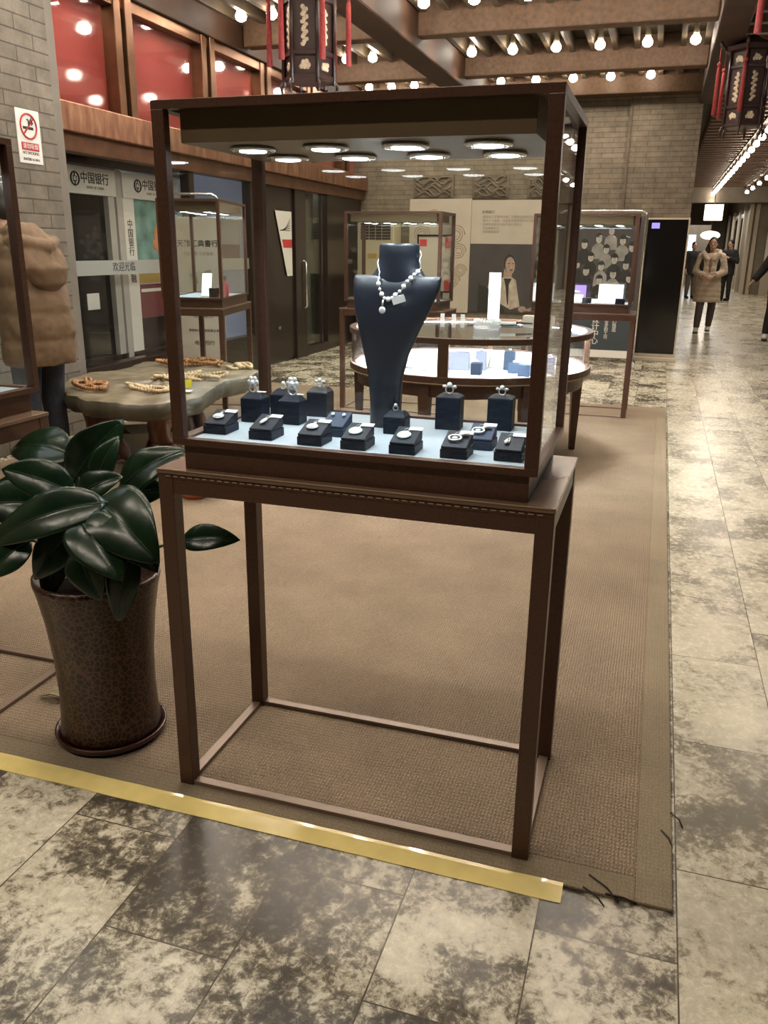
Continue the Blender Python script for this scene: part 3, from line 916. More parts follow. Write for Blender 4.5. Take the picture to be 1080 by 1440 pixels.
# ================================================================== ROUND COUNTER
CX, CY, CR = -.14, 4.22, .85
t = thing('round_counter', 'round lit glass display counter on tapered legs behind the front show case', 'counter', (CX, CY, .0095))
def arc_shell(r0, r1, z0, z1, a0=0, a1=360, n=72, m=0):
    b = MB(); rr = []
    full = (a1-a0) >= 359.9
    for i in range(n if full else n+1):
        a = R(a0+(a1-a0)*i/n)
        rr.append([(r*cos(a), r*sin(a), z) for r, z in ((r0, z0), (r1, z0), (r1, z1), (r0, z1))])
    b.rings(rr, m, False, True, full)
    return b
arc_shell(CR-.035, CR+.008, .842, .880).build('top_rim', 'case', t, .003)
MB().lathe([(0.001, .868), (CR-.035, .868), (CR-.035, .876), (.001, .876)], 72, cap=False, smooth=False).build('glass_top', 'glass', t)
arc_shell(CR-.012, CR-.007, .640, .842).build('glass_wall', 'glass', t)
arc_shell(CR-.035, CR+.006, .585, .640).build('lower_rim', 'case', t, .003)
arc_shell(CR+.006, CR+.010, .592, .598).build('trim_line', 'stitch', t)
MB().lathe([(.001, .60), (CR-.03, .60), (CR-.03, .632), (.001, .632)], 72, cap=False, smooth=False).build('display_floor', 'cdeck', t)
arc_shell(CR-.075, CR-.045, .500, .585).build('apron', 'case', t, .002)
for a in (18, 75, 130, 200, 245, 262, 310):
    x, y = (CR-.06)*cos(R(a)), (CR-.06)*sin(R(a))
    m = MB(); T_ = Matrix.Translation((x, y, 0)) @ Matrix.Rotation(R(a), 4, 'Z')
    m.rings([[(-s_, -s_, z), (s_, -s_, z), (s_, s_, z), (-s_, s_, z)] for s_, z in ((.020, 0), (.036, .53), (.036, .59))], 0, False, True, False, T_)
    m.build('leg', 'case', t, .002)
for a in (15, 90, 165, 271):
    m = arc_shell(CR-.034, CR+.004, .635, .845, a-(2.3 if a == 271 else 1.3), a+(2.3 if a == 271 else 1.3), 4)
    m.build('mullion', 'case', t)
arc_shell(CR-.085, CR-.045, .846, .852).build('light_strip', 'strip', t)
MB().tube([((CR-.62)*cos(R(20*k)), (CR-.62)*sin(R(20*k)), .4) for k in range(18)], .004, 6, closed=True).build('inner_cable', 'dframe', t)
light('counter_light', 'AREA', (0, 0, .85), 3, COOL, t, shape='DISK', size=1.4)
CZ = .632+.0095+.0005
def small_block(label, x, y, w, d, h, mt, rz=0, ring=True):
    t = thing('display_block', label, 'display block', (x, y, CZ), rz, 'blocks inside the round counter')
    MB().box(-w, w, -d, d, 0, h).build('block', mt, t, .003)
    if ring: MB().ell((0, 0, h+.009), .012, .010, .008, 8).build('ring', 'silver', t)
M['lav'] = mat('lavender_block', (.16, .17, .26), .6)
small_block('wide lavender block at the left of the lit counter compartment', -.14, 3.83, .085, .05, .115, 'lav', .15, False)
small_block('tall lavender ring block beside the wide block in the round counter', .02, 3.86, .035, .03, .125, 'lav', .1)
small_block('dark green ring block nearest the glass in the round counter', .04, 3.62, .034, .03, .078, 'navy')
small_block('tall dark blue block in the middle of the round counter', .20, 3.94, .036, .03, .125, 'navy2')
small_block('low dark blue block in the middle of the round counter', .255, 3.80, .036, .03, .065, 'navy2')
small_block('dark blue cube block near the glass at the right of the round counter', .34, 3.68, .038, .03, .075, 'navy2')
small_block('mauve upright block by the right bronze post in the round counter', .475, 3.86, .034, .03, .11, 'lav')
for i, (x, y, s) in enumerate(((-.46, 3.80, 1.1), (-.36, 3.70, .9), (-.42, 3.92, 1.0))):
    t = thing('silver_bowl_jewelry', ['silver bracelet heap at the back of the left counter compartment', 'silver bracelet heap nearest the glass in the left counter compartment', 'silver bracelet heap by the bust edge in the left counter compartment'][i], 'jewelry', (x, y, CZ), i, 'silver heaps in the counter')
    m = MB()
    for k in range(4): m.tube([((.05+.008*(k % 2))*s*cos(a*pi/10), (.045)*s*sin(a*pi/10), .008+.014*k+.004*sin(a+k)) for a in range(20)], .008, 6, closed=True)
    m.build('bangles', 'silver', t)
    MB().ell((0, 0, .05), .03*s, .028*s, .018, 10).build('stone', 'gem', t)
for i, (x, y) in enumerate(((.12, 4.06), (.36, 4.0), (-.03, 4.05), (.5, 4.02))):
    t = thing('white_display_ramp', '%s white sloped display ramp at the back of the round counter' % ['second', 'third', 'leftmost', 'rightmost'][i], 'display block', (x, y, CZ), 0, 'white ramps in the counter')
    MB().add([(-.07, -.05, 0), (.07, -.05, 0), (.07, .05, 0), (-.07, .05, 0), (-.07, -.05, .02), (.07, -.05, .02), (.07, .05, .09), (-.07, .05, .09)], [(0, 1, 2, 3), (4, 5, 6, 7), (0, 1, 5, 4), (1, 2, 6, 5), (2, 3, 7, 6), (3, 0, 4, 7)]).build('ramp', 'paper', t, .003)
CT = .876+.0095+.0005
t = thing('upright_card', 'tall glowing white card standing on the round counter top', 'card', (.000, 4.33, CT))
MB().box(-.042, .042, -.004, .004, .004, .375).build('card', 'tabletw', t, .002)
MB().box(-.055, .055, -.03, .03, 0, .006).build('foot', 'paper', t)
t = thing('bracelet_coil', 'coiled heap of silver bracelets on the round counter top before the white card', 'jewelry', (-.01, 4.16, CT))
m = MB()
for k in range(6):
    m.tube([((.085+.006*sin(k*2.3))*cos(a*pi/14), (.075+.005*cos(k))*sin(a*pi/14), .008+.010*k*.8+.003*sin(3*a+k)) for a in range(28)], .0065, 6, closed=True)
m.build('strands', 'silver', t)
m = MB()
for a in range(26): m.ell((.088*cos(a*.2417), .078*sin(a*.2417), .058), .009, n=6)
m.build('beads', 'gem', t)
t = thing('ink_pen', 'black and white pen lying across the silver bracelets on the counter', 'pen', (.16, 4.24, CT+.03), .45)
MB().tube([(-.13, 0, .01), (.02, 0, .01)], .009, 8).build('barrel', 'paper', t)
MB().tube([(.02, 0, .01), (.14, 0, .006)], [.009, .006], 8).build('cap', 'ink', t)
t = thing('round_mirror', 'dark round hand mirror lying on the round counter behind the pen', 'mirror', (.08, 4.50, CT))
MB().lathe([(.07, 0), (.075, .006), (.07, .012)], 24).build('mirror', 'blackg', t)
t = thing('counter_box', 'flat cream box on the round counter beside the group photo show case', 'box', (.30, 4.52, CT))
MB().box(-.11, .11, -.05, .05, 0, .075).build('body', 'cream', t, .004)
for i, x in enumerate((-.47, -.38, -.31)):
    t = thing('card_holder', '%s small clear card holder on the counter edge right of the bust' % ORD[i], 'holder', (x, 4.72, CT), group='card holders on the counter')
    MB().box(-.015, .015, -.004, .004, 0, .05).build('plate', 'paper', t)

# contents of the other cases
def white_card(label, x, y, z, w, h, tilt=12, mt='tabletw', rz=0):
    t = thing('display_card', label, 'card', (x, y, z), rz, 'glowing cards in show cases')
    MB().box(-w, w, -.004, .004, .006, h, T=Matrix.Rotation(R(-tilt), 4, 'X')).build('card', mt, t)
    MB().box(-w*1.05, w*1.05, -.02, .05, 0, .012).build('foot', 'paper', t)
Z2 = T+.0645+.0055+.0095
white_card('glowing white display card at the right end of the group photo show case', .71, 6.05, Z2, .105, .165)
white_card('glowing white low card in front of the right end of the group photo show case', .60, 5.93, Z2, .06, .07, 60)
white_card('violet lit display card left of the white one in the group photo show case', .42, 6.07, Z2, .075, .15, 8, 'violet')
white_card('white low card under the violet lit card', .41, 5.95, Z2, .07, .08, 30)
white_card('glowing white card at the left end of the group photo show case', .13, 6.05, Z2, .085, .16, 8)
white_card('narrow white card at the far left of the group photo show case', .06, 5.98, Z2, .02, .13, 0)
for i, x in enumerate((.52, .80)):
    t = thing('ring_display_block', '%s small dark block beside the white cards in the group photo show case' % ['left', 'right'][i], 'display block', (x, 5.93, Z2))
    MB().box(-.04, .04, -.03, .03, 0, .05).build('block', 'navy', t, .003)
t = thing('pale_jewel', 'shining pale jewel before the violet lit card', 'jewelry', (.42, 5.93, Z2+.081))
MB().ell((0, 0, .012), .045, .02, .014, 12).build('stone', 'gem', t)
Z3 = Z2+.045
white_card('leaning glowing white card in the left show case before the lettered banner', -2.36, 4.42, Z3, .04, .19, 14, rz=R(8))
t = thing('dark_gift_box', 'small dark box beside the leaning white card in the left show case', 'box', (-2.275, 4.40, Z3))
MB().box(-.03, .03, -.03, .03, 0, .075).build('box', 'dbrown', t)
t = thing('red_perfume_bottle', 'red bottle at the right end of the left show case', 'bottle', (-2.215, 4.48, Z3))
MB().lathe([(.022, 0), (.024, .01), (.024, .10), (.010, .115), (.010, .14), (.013, .142), (.013, .165)], 16).build('body', 'redbox', t)
MB().lathe([(.014, .142), (.014, .166)], 12).build('cap', 'ink', t)

# ================================================================== BANNER STANDS, SCREEN, POSTERS, AIR CONDITIONER
def tube_frame(t, w, h, z0, r=.012):
    p = [(-w, 0, z0)]
    c = .09
    p.append((-w, 0, h-c))
    for k in range(1, 7): p.append((-w+c-c*cos(k*pi/12), 0, h-c+c*sin(k*pi/12)))
    for k in range(0, 7): p.append((w-c+c*sin(k*pi/12), 0, h-c+c*cos(k*pi/12)))
    p.append((w, 0, z0))
    MB().tube(p, r, 10).build('tube_frame', 'chrome', t)
    for q in (-w, w): MB().box(q-.03, q+.03, -.16, .16, 0, .025).build('foot', 'chrome', t, .004)
# group photo banner
t = thing('photo_banner', 'tube framed banner with a black and white group photo above white lettering on slate', 'banner', (.335, 9.80, 0))
tube_frame(t, .54, 1.90, .01)
MB().box(-.515, .515, -.006, .006, .75, 1.83).build('photo_panel', 'photo', t)
MB().box(-.515, .515, -.006, .006, .16, .745).build('slate_panel', 'slate', t)
MB().box(-.515, .515, -.008, .008, .06, .155).build('base_strip', 'white', t)
FIG = [(.13, 1.66, .8, 1), (-.03, 1.56, .85, 1), (.29, 1.54, .85, 1), (-.22, 1.49, .85, 0), (.42, 1.46, .85, 0), (.08, 1.43, .8, 1), (-.36, 1.40, .8, 0), (-.12, 1.33, .8, 0), (.20, 1.31, .9, 0), (-.30, 1.24, .8, 0), (.36, 1.24, .85, 0), (.03, 1.22, .85, 1), (-.17, 1.16, .9, 0), (.20, 1.13, .9, 1), (-.40, 1.10, .8, 0), (.42, 1.08, .85, 0), (.02, 1.05, .85, 0)]
m = MB(); y0 = -.0065
for i, (x, z, s, lt) in enumerate(FIG):
    s *= 1.22
    y = y0-.0004*i
    def disc(cx, cz, rx, rz, mi, yy):
        m.add([(cx+rx*cos(2*pi*k/16), yy, cz+rz*sin(2*pi*k/16)) for k in range(16)], [tuple(range(16))], mi)
    x *= .93
    m.add([(x-.085*s, y, z-.24*s), (x+.085*s, y, z-.24*s), (x+.075*s, y, z-.10*s), (x+.03*s, y, z-.055*s), (x-.03*s, y, z-.055*s), (x-.075*s, y, z-.10*s)], [(0, 1, 2, 3, 4, 5)], 1 if lt else 2)
    disc(x, z+.012*s, .044*s, .058*s, 2, y-.0001)
    disc(x, z-.004*s, .036*s, .050*s, 0, y-.0002)
    disc(x-.013*s, z+.002*s, .007*s, .0045*s, 1, y-.0003); disc(x+.013*s, z+.002*s, .007*s, .0045*s, 1, y-.0003)
    disc(x, z-.026*s, .010*s, .004*s, 1, y-.0003); disc(x+.004*s, z-.010*s, .005*s, .010*s, 1, y-.0003)
    disc(x, z+.036*s, .038*s, .020*s, 2, y-.0004)
m.build('group_portrait', ['pface', 'pgrey', 'ink'], t)
text('lettering', '来\n设\n计\n中\n心', .105, (.02, -.0068, .455), t, 'white', spacing=.88)
text('lettering', '珠\n宝\n定\n制\n工\n坊', .052, (.16, -.0068, .44), t, 'white', spacing=.9)
text('lettering', '匠\n心\n独\n造', .058, (.26, -.0068, .50), t, 'white', spacing=.9)
# left ink lettered banner
t = thing('lettered_banner', 'white ink lettered banner in a chrome tube frame behind the left show case', 'banner', (-3.10, 5.55, .0095), R(14))
tube_frame(t, .25, 1.86, .0)
MB().box(-.225, .225, -.006, .006, .22, 1.66).build('panel', 'cream', t)
text('lettering', '天雅汇典書行', .066, (.03, -.0068, 1.42), t, 'ink', bold=.001)
text('lettering', '书画典藏 文房雅集', .036, (.03, -.0068, 1.33), t, 'inkg')
m = MB()
for k in range(5):
    m.tube([(-.06+.016*q, -.007, 1.08+.03*k*.6+.05*sin(q*.6+k)*(1 if k < 3 else .4)) for q in range(6)], .006, 5, flat=.2)
    m.tube([(.06+.018*q, -.007, 1.07+.025*k+.012*sin(q+k)) for q in range(6)], .008, 5, flat=.2)
m.build('ink_drawing', 'ink', t)
text('lettering', '收藏鉴赏', .05, (.05, -.0068, .76), t, 'ink')
text('lettering', '承接各类书画装裱业务', .030, (.05, -.0068, .62), t, 'ink')
text('lettering', '电话预约', .05, (.05, -.0068, .50), t, 'ink')
MB().box(-.16, .18, -.0075, -.006, .27, .36).build('brown_patch', 'bead', t)
# black screen stand
t = thing('advertising_screen', 'tall black advertising screen with thin silver frame standing before the brick wall end', 'screen', (1.13, 10.30, 0), 0)
Tl = Matrix.Identity(4)
MB().box(-.272, .272, -.03, .03, .05, 1.83).build('casing', 'facadel', t, .006)
MB().box(-.250, .250, -.034, -.030, .09, 1.81).build('screen_glass', 'blackg', t)
MB().box(-.285, .285, -.16, .16, 0, .05).build('base', 'facadel', t, .006)
MB().box(-.20, -.10, -.0350, -.0342, 1.70, 1.77).build('lit_logo', 'indic', t)
# wall posters
t = thing('scroll_poster', 'cream wall poster with tan scroll pattern, left of the portrait poster', 'poster', (-2.13, YB-.006, 0))
MB().box(-.475, .475, -.02, 0, .48, 2.12).build('sheet', 'cream', t)
m = MB()
rr = random.Random(5)
for cx, cz, s in ((.25, 1.62, .14), (.15, 1.80, .09), (-.28, 1.62, .13), (.30, 1.38, .12), (.34, 1.10, .10), (.22, .95, .12), (-.1, 1.9, .08)):
    m.tube([(cx+(s-s*.02*k*.9)*cos(k*.42), -.022, cz+(s-s*.018*k)*sin(k*.42)) for k in range(44)], .007, 4, flat=.3)
m.build('scroll_pattern', 'swirl', t)
t = thing('portrait_poster', 'wall poster with text block above a dark portrait of a person in pale shirt', 'poster', (-1.10, YB-.006, 0))
MB().box(-.55, .55, -.02, 0, 1.49, 2.10).build('text_sheet', 'cream', t)
MB().box(-.55, .55, -.02, 0, .50, 1.488).build('photo_sheet', 'photo', t)
m = MB()
def d2(cx, cz, rx, rz, mi, yy, tl=0):
    m.add([(cx+rx*cos(2*pi*k/20)*cos(tl)-rz*sin(2*pi*k/20)*sin(tl), yy, cz+rx*cos(2*pi*k/20)*sin(tl)+rz*sin(2*pi*k/20)*cos(tl)) for k in range(20)], [tuple(range(20))], mi)
m.add([(-.22, -.0205, .72), (-.26, -.0205, .88), (-.20, -.0205, .97), (-.02, -.0205, 1.02), (.06, -.0205, 1.04), (.16, -.0205, .98), (.24, -.0205, .60), (.10, -.0205, .55)], [tuple(range(8))], 1)
m.add([(-.02, -.0208, 1.00), (.01, -.0208, .90), (.05, -.0208, .62), (.065, -.0208, .62), (.06, -.0208, .92), (.10, -.0208, 1.00)], [tuple(range(6))], 2)
m.add([(-.40, -.0207, .50), (-.40, -.0207, .92), (-.24, -.0207, .84), (-.10, -.0207, .66), (.0, -.0207, .56), (.02, -.0207, .50)], [tuple(range(6))], 2)
m.add([(-.03, -.0209, 1.02), (.10, -.0209, 1.02), (.09, -.0209, 1.14), (-.02, -.0209, 1.14)], [(0, 1, 2, 3)], 0)
d2(.055, 1.21, .085, .135, 2, -.0209, .08); d2(.065, 1.185, .072, .125, 0, -.0211, .08)
d2(.045, 1.215, .016, .006, 2, -.0213); d2(.105, 1.215, .014, .006, 2, -.0213); d2(.085, 1.12, .024, .007, 2, -.0213); d2(.082, 1.165, .010, .02, 3, -.0212)
d2(.28, .56, .06, .045, 0, -.0211)
m.build('portrait', ['pskin', 'pshirt', 'ink', 'pface'], t)
text('lettering', '大师简介', .05, (-.30, -.0205, 1.93), t, 'ink')
text('lettering', '国家级工艺美术大师，从事珠宝首饰设计\n制作三十余年，作品多次荣获国内外大奖\n坚持传统技艺与现代设计相结合\n作品典雅大方\n深受藏家喜爱', .042, (-.38, -.0205, 1.76), t, 'inkg', align='LEFT', spacing=1.25)
# notice frame
t = thing('framed_notice', 'thin framed notice board with red corners behind the show case right of the bust', 'notice', (-1.53, 8.5, .0))
m = MB()
for x0, x1, z0, z1 in ((-.22, .22, 1.555, 1.575), (-.22, .22, .90, .92), (-.22, -.20, .9, 1.575), (.20, .22, .9, 1.575)): m.box(x0, x1, -.012, .012, z0, z1)
m.build('frame', 'dframe', t)
MB().box(-.20, .20, -.004, .004, .92, 1.555).build('sheet', 'cream', t)
m = MB()
for x0, x1, z0, z1 in ((-.19, -.10, 1.44, 1.52), (.13, .195, 1.42, 1.54), (.13, .195, .925, 1.06)): m.box(x0, x1, -.0055, -.004, z0, z1)
m.build('red_corner', 'redink', t)
MB().box(-.12, .12, -.10, .10, 0, .03).build('base', 'dframe', t, .004)
MB().box(-.015, .015, -.015, .015, .03, .90).build('stem', 'dframe', t)
# armchair in the back
t = thing('wooden_armchair', 'dark wooden armchair behind the round counter, right of the bust', 'chair', (-1.42, 7.15, 0), R(-20))
MB().box(-.25, .25, -.22, .22, .40, .45).build('seat', 'lwood', t, .006)
MB().box(-.25, .25, .19, .23, .45, .98).build('backrest', 'lwood', t, .006)
for x in (-.22, .22):
    for y in (-.19, .19): MB().box(x-.022, x+.022, y-.022, y+.022, 0, .40).build('leg', 'lwood', t)
    MB().box(x-.025, x+.025, -.21, .19, .66, .70).build('armrest', 'lwood', t, .006)
    MB().box(x-.015, x+.015, -.19, -.16, .45, .66).build('arm_post', 'lwood', t)
# floor standing air conditioner
t = thing('air_conditioner', 'cream floor standing air conditioner with dark grille against the brick wall', 'air conditioner', (-3.02, 10.86, 0))
MB().box(-.29, .29, -.17, .20, 0, 1.84).build('body', 'acream', t, .012)
m = MB().box(-.235, .235, -.176, -.170, 1.53, 1.76)
m.build('grille', 'agrille', t)
m = MB()
for k in range(5): m.box(-.235, .235, -.180, -.176, 1.56+.042*k, 1.566+.042*k)
for k in range(3): m.box(-.10+.1*k-.004, -.10+.1*k+.004, -.180, -.176, 1.53, 1.76)
m.build('louvre', 'facadel', t)
MB().box(-.12, .02, -.176, -.170, 1.26, 1.33).build('badge', 'gold', t)
MB().box(-.27, .27, -.178, -.170, .10, 1.02).build('lower_panel', 'dframe', t)
# poster taped to the dark door
t = thing('door_poster', 'tapered white and red poster taped on the dark shop door', 'poster', (XL+.033, 8.2, 0))
m = MB().add([(0, -.24, 1.83), (0, .24, 1.83), (0, .24, 1.06), (0, .08, 1.06), (.002, -.24, 1.83), (.002, .24, 1.83), (.002, .24, 1.06), (.002, .08, 1.06)], [(0, 1, 2, 3), (4, 5, 6, 7), (0, 1, 5, 4), (1, 2, 6, 5), (2, 3, 7, 6), (3, 0, 4, 7)])
m.build('sheet', 'white', t)
MB().add([(.0025, -.06, 1.50), (.0025, .24, 1.50), (.0025, .24, 1.40), (.0025, -.02, 1.40)], [(0, 1, 2, 3)]).build('red_band', 'redink', t)
m = MB()
for k in range(6): m.add([(.0025, -.12+.03*k, 1.60), (.0025, .2, 1.60+.03*k), (.0025, .2, 1.61+.03*k), (.0025, -.12+.03*k, 1.61)], [(0, 1, 2, 3)])
m.build('blue_print', 'slate', t)
# no smoking sign on the brick pier
t = thing('no_smoking_sign', 'white no smoking sign on the brick pier at top left', 'sign', (-3.10, 3.43, 2.11))
MB().box(.0, .006, -.115, .115, -.17, .17).build('plate', 'paper', t, .001)
TX = Matrix.Rotation(pi/2, 4, 'Z')
m = MB()
m.tube([(.008, .078*cos(k*pi/16), .065+.078*sin(k*pi/16)) for k in range(32)], .006, 6, closed=True, flat=1)
m.box(.006, .010, -.075, .075, -.005, .005, T=Matrix.Translation((0, 0, .065)) @ Matrix.Rotation(R(45), 4, 'X'))
m.build('red_circle', 'redink', t)
m = MB().box(.006, .0085, -.055, .045, .045, .062)
m.tube([(.0085, .03, .075), (.0085, .04, .09), (.0085, .02, .105), (.0085, .035, .12)], .006, 6, flat=.4)
m.tube([(.0085, .0, .075), (.0085, .01, .095), (.0085, -.01, .11)], .006, 6, flat=.4)
m.build('cigarette', 'ink', t)
MB().box(.006, .0075, -.085, .085, -.088, -.038).build('red_band', 'redink', t)
text('lettering', '请勿吸烟', .038, (.0082, 0, -.063), t, 'paper', (pi/2, 0, pi/2))
text('lettering', 'NO SMOKING', .026, (.0065, 0, -.105), t, 'ink', (pi/2, 0, pi/2))
text('lettering', '违者罚款 50-200元', .020, (.0065, 0, -.145), t, 'ink', (pi/2, 0, pi/2))

# bank cash machine booths behind the glass
def booth(label, y0, y1, x, first):
    t = thing('cash_machine_booth', label, 'booth', (x, (y0+y1)/2, 0), group='bank booths behind the shop glass')
    h = (y1-y0)/2
    MB().box(-.10, .0, -h, h, 1.82, 2.04).build('sign_box', 'white', t, .004)
    MB().box(-.10, -.0, -h, h, 0, .44).build('base', 'dbrown', t, .004)
    m = MB()
    cy, cz, r = -h+.235, 1.935, .052
    m.tube([(.004, cy+r*cos(k*pi/16), cz+r*sin(k*pi/16)) for k in range(32)], .010, 6, closed=True, flat=.5)
    m.tube([(.004, cy+.027*cos(k*pi/2+pi/4), cz+.027*sin(k*pi/2+pi/4)) for k in range(4)], .007, 4, closed=True, flat=.5)
    m.box(.0, .006, cy-.005, cy+.005, cz+.022, cz+.06); m.box(.0, .006, cy-.005, cy+.005, cz-.06, cz-.022)
    m.build('coin_emblem', 'ink', t)
    text('lettering', '中国银行', .098, (.002, cy+.27, 1.945), t, 'ink', (pi/2, 0, pi/2), bold=.001)
    text('lettering', 'BANK OF CHINA', .032, (.002, cy+.27, 1.876), t, 'inkg', (pi/2, 0, pi/2))
    if first:
        for yy in (-h+.10, h-.07): MB().box(-.08, -.01, yy-.045, yy+.045, .44, 1.82).build('frame_post', 'grey', t)
        MB().box(-.09, -.06, -h+.15, h-.11, .44, 1.82).build('door', 'blackg', t)
        MB().box(-.06, -.056, -.07, .10, .86, 1.0).build('notice', 'white', t)
    else:
        MB().box(-.08, -.01, -h+.0, -h+.17, .44, 1.82).build('frame_post', 'white', t)
        text('lettering', '中\n国\n银\n行\n\n金\n融', .085, (-.008, -h+.085, 1.35), t, 'ink', (pi/2, 0, pi/2), spacing=.95)
        MB().box(-.07, -.03, -h+.17, h, 1.18, 1.82).build('poster', 'teal', t)
        m = MB().ell((-.03, .10, 1.50), .004, .07, .10, 12).ell((-.03, .05, 1.42), .004, .06, .05, 10).ell((-.03, .13, 1.38), .004, .08, .05, 10)
        m.build('orange_print', 'orange', t)
        MB().box(-.07, -.03, -h+.17, h, 1.06, 1.17).build('gold_band', 'gold', t)
        MB().box(-.07, -.03, -h+.17, h, .74, 1.05).build('lower_panel', 'maroon', t)
        MB().box(-.07, -.03, -h+.17, h, .44, .735).build('dark_panel', 'dbrown', t)
        MB().box(-.03, -.026, -h+.22, h-.12, .98, 1.01).build('caption', 'white', t)
booth('dark doored cash machine booth with white sign box, next to the brick pier', 4.30, 5.10, -3.60, True)
booth('cash machine booth with teal poster and white lettered post', 5.20, 6.15, -3.60, False)
MB_ = MB().box(-.10, .0, -.045, .045, 0, 2.05)
t = MB_.build('booth_post', 'grey', None, .004, loc=(-3.61, 5.155, 0))
tag(t, 'pale grey post between the two cash machine booths', 'post')

# ================================================================== LANTERNS
def lantern(label, x, y, zb, rz, ceil_z):
    t = thing('palace_lantern', label, 'lantern', (x, y, zb), rz, 'rosewood palace lanterns')
    r = .185
    def hexr(rad, z): return [(rad*cos(k*pi/3), rad*sin(k*pi/3), z) for k in range(6)]
    m = MB()
    m.rings([hexr(r*.9, .05), hexr(r*1.02, .06), hexr(r*1.02, .085), hexr(r*.96, .09)], 0, False)
    m.rings([hexr(r*.96, .205), hexr(r*1.03, .21), hexr(r*1.03, .235), hexr(r*.96, .24)], 0, False)
    m.rings([hexr(r*.96, .545), hexr(r*1.03, .55), hexr(r*1.03, .575), hexr(r*.96, .58)], 0, False)
    m.rings([hexr(r*.98, .69), hexr(r*1.30, .70), hexr(r*1.36, .735), hexr(r*1.0, .76), hexr(r*.5, .80), hexr(r*.18, .84)], 0, False)
    for k in range(6):
        a = k*pi/3
        m.tube([(r*cos(a), r*sin(a), .03), (r*cos(a), r*sin(a), .70)], .016, 6)
        m.tube([(r*cos(a), r*sin(a), .06), (r*1.12*cos(a), r*1.12*sin(a), .02), (r*1.08*cos(a), r*1.08*sin(a), -.03)], [.014, .012, .010], 6)
        m.tube([(r*1.3*cos(a), r*1.3*sin(a), .72), (r*1.5*cos(a), r*1.5*sin(a), .74), (r*1.58*cos(a), r*1.58*sin(a), .79)], [.02, .02, .010], 6)
    m.build('frame', 'lwood', t)
    MB().rings([hexr(r*.93, .08), hexr(r*.93, .69)], 0, False).build('panel', 'lpanel', t)
    rr = random.Random(3)
    ap = r*.93*cos(pi/6)
    for k in range(6):
        a = k*pi/3+pi/6
        T_ = Matrix.Rotation(a, 4, 'Z') @ Matrix.Translation((ap, 0, 0))
        m = MB()
        for zc, hz, hw, n_ in ((.145, .024, .034, 8), (.39, .115, .024, 16), (.63, .024, .036, 8)):
            for q in range(n_):
                u = q/(n_-1)*2-1
                if hz > .1: yy, zz = hw*sin(q*2.1+k)*rr.uniform(.5, 1), u*hz
                else: yy, zz = u*hw, hz*sin(q*2.1+k)*rr.uniform(.4, 1)
                m.ell((.002, yy*.8, zc+zz), .006, rr.uniform(.015, .021), rr.uniform(.013, .019), 6, 0, T_)
            m.tube([(.0, -hw*.8 if hz < .1 else 0, zc if hz < .1 else zc-hz), (.0, hw*.8 if hz < .1 else 0, zc if hz < .1 else zc+hz)], .006, 5, 0, True, 1, T_)
        m.build('carved_motif', 'lmotif', t)
        a = k*pi/3
        c = Vector((r*1.56*cos(a), r*1.56*sin(a), 0))
        m = MB()
        m.tube([c+Vector((0, 0, .74)), c+Vector((0, 0, .60))], .004, 5)
        m.ell(c+Vector((0, 0, .59)), .022, n=8)
        m.tube([c+Vector((0, 0, .58)), c+Vector((0, 0, .54)), c+Vector((0, 0, .16))], [.010, .017, .022], 8)
        m.build('tassel', 'tassel', t)
    MB().tube([(0, 0, .84), (0, 0, ceil_z-zb)], .010, 6).build('hanging_rod', 'lwood', t)
lantern('hexagonal rosewood palace lantern with red tassels hanging above the front show case', -1.47, 4.5, 2.50, R(12), 3.28)
lantern('hexagonal palace lantern hanging at right, before the corridor ceiling strings', 1.70, 7.6, 2.50, R(18), 3.46)
lantern('palace lantern mostly cut off at the top right corner of the photo', 1.80, 4.4, 2.52, R(5), 3.46)

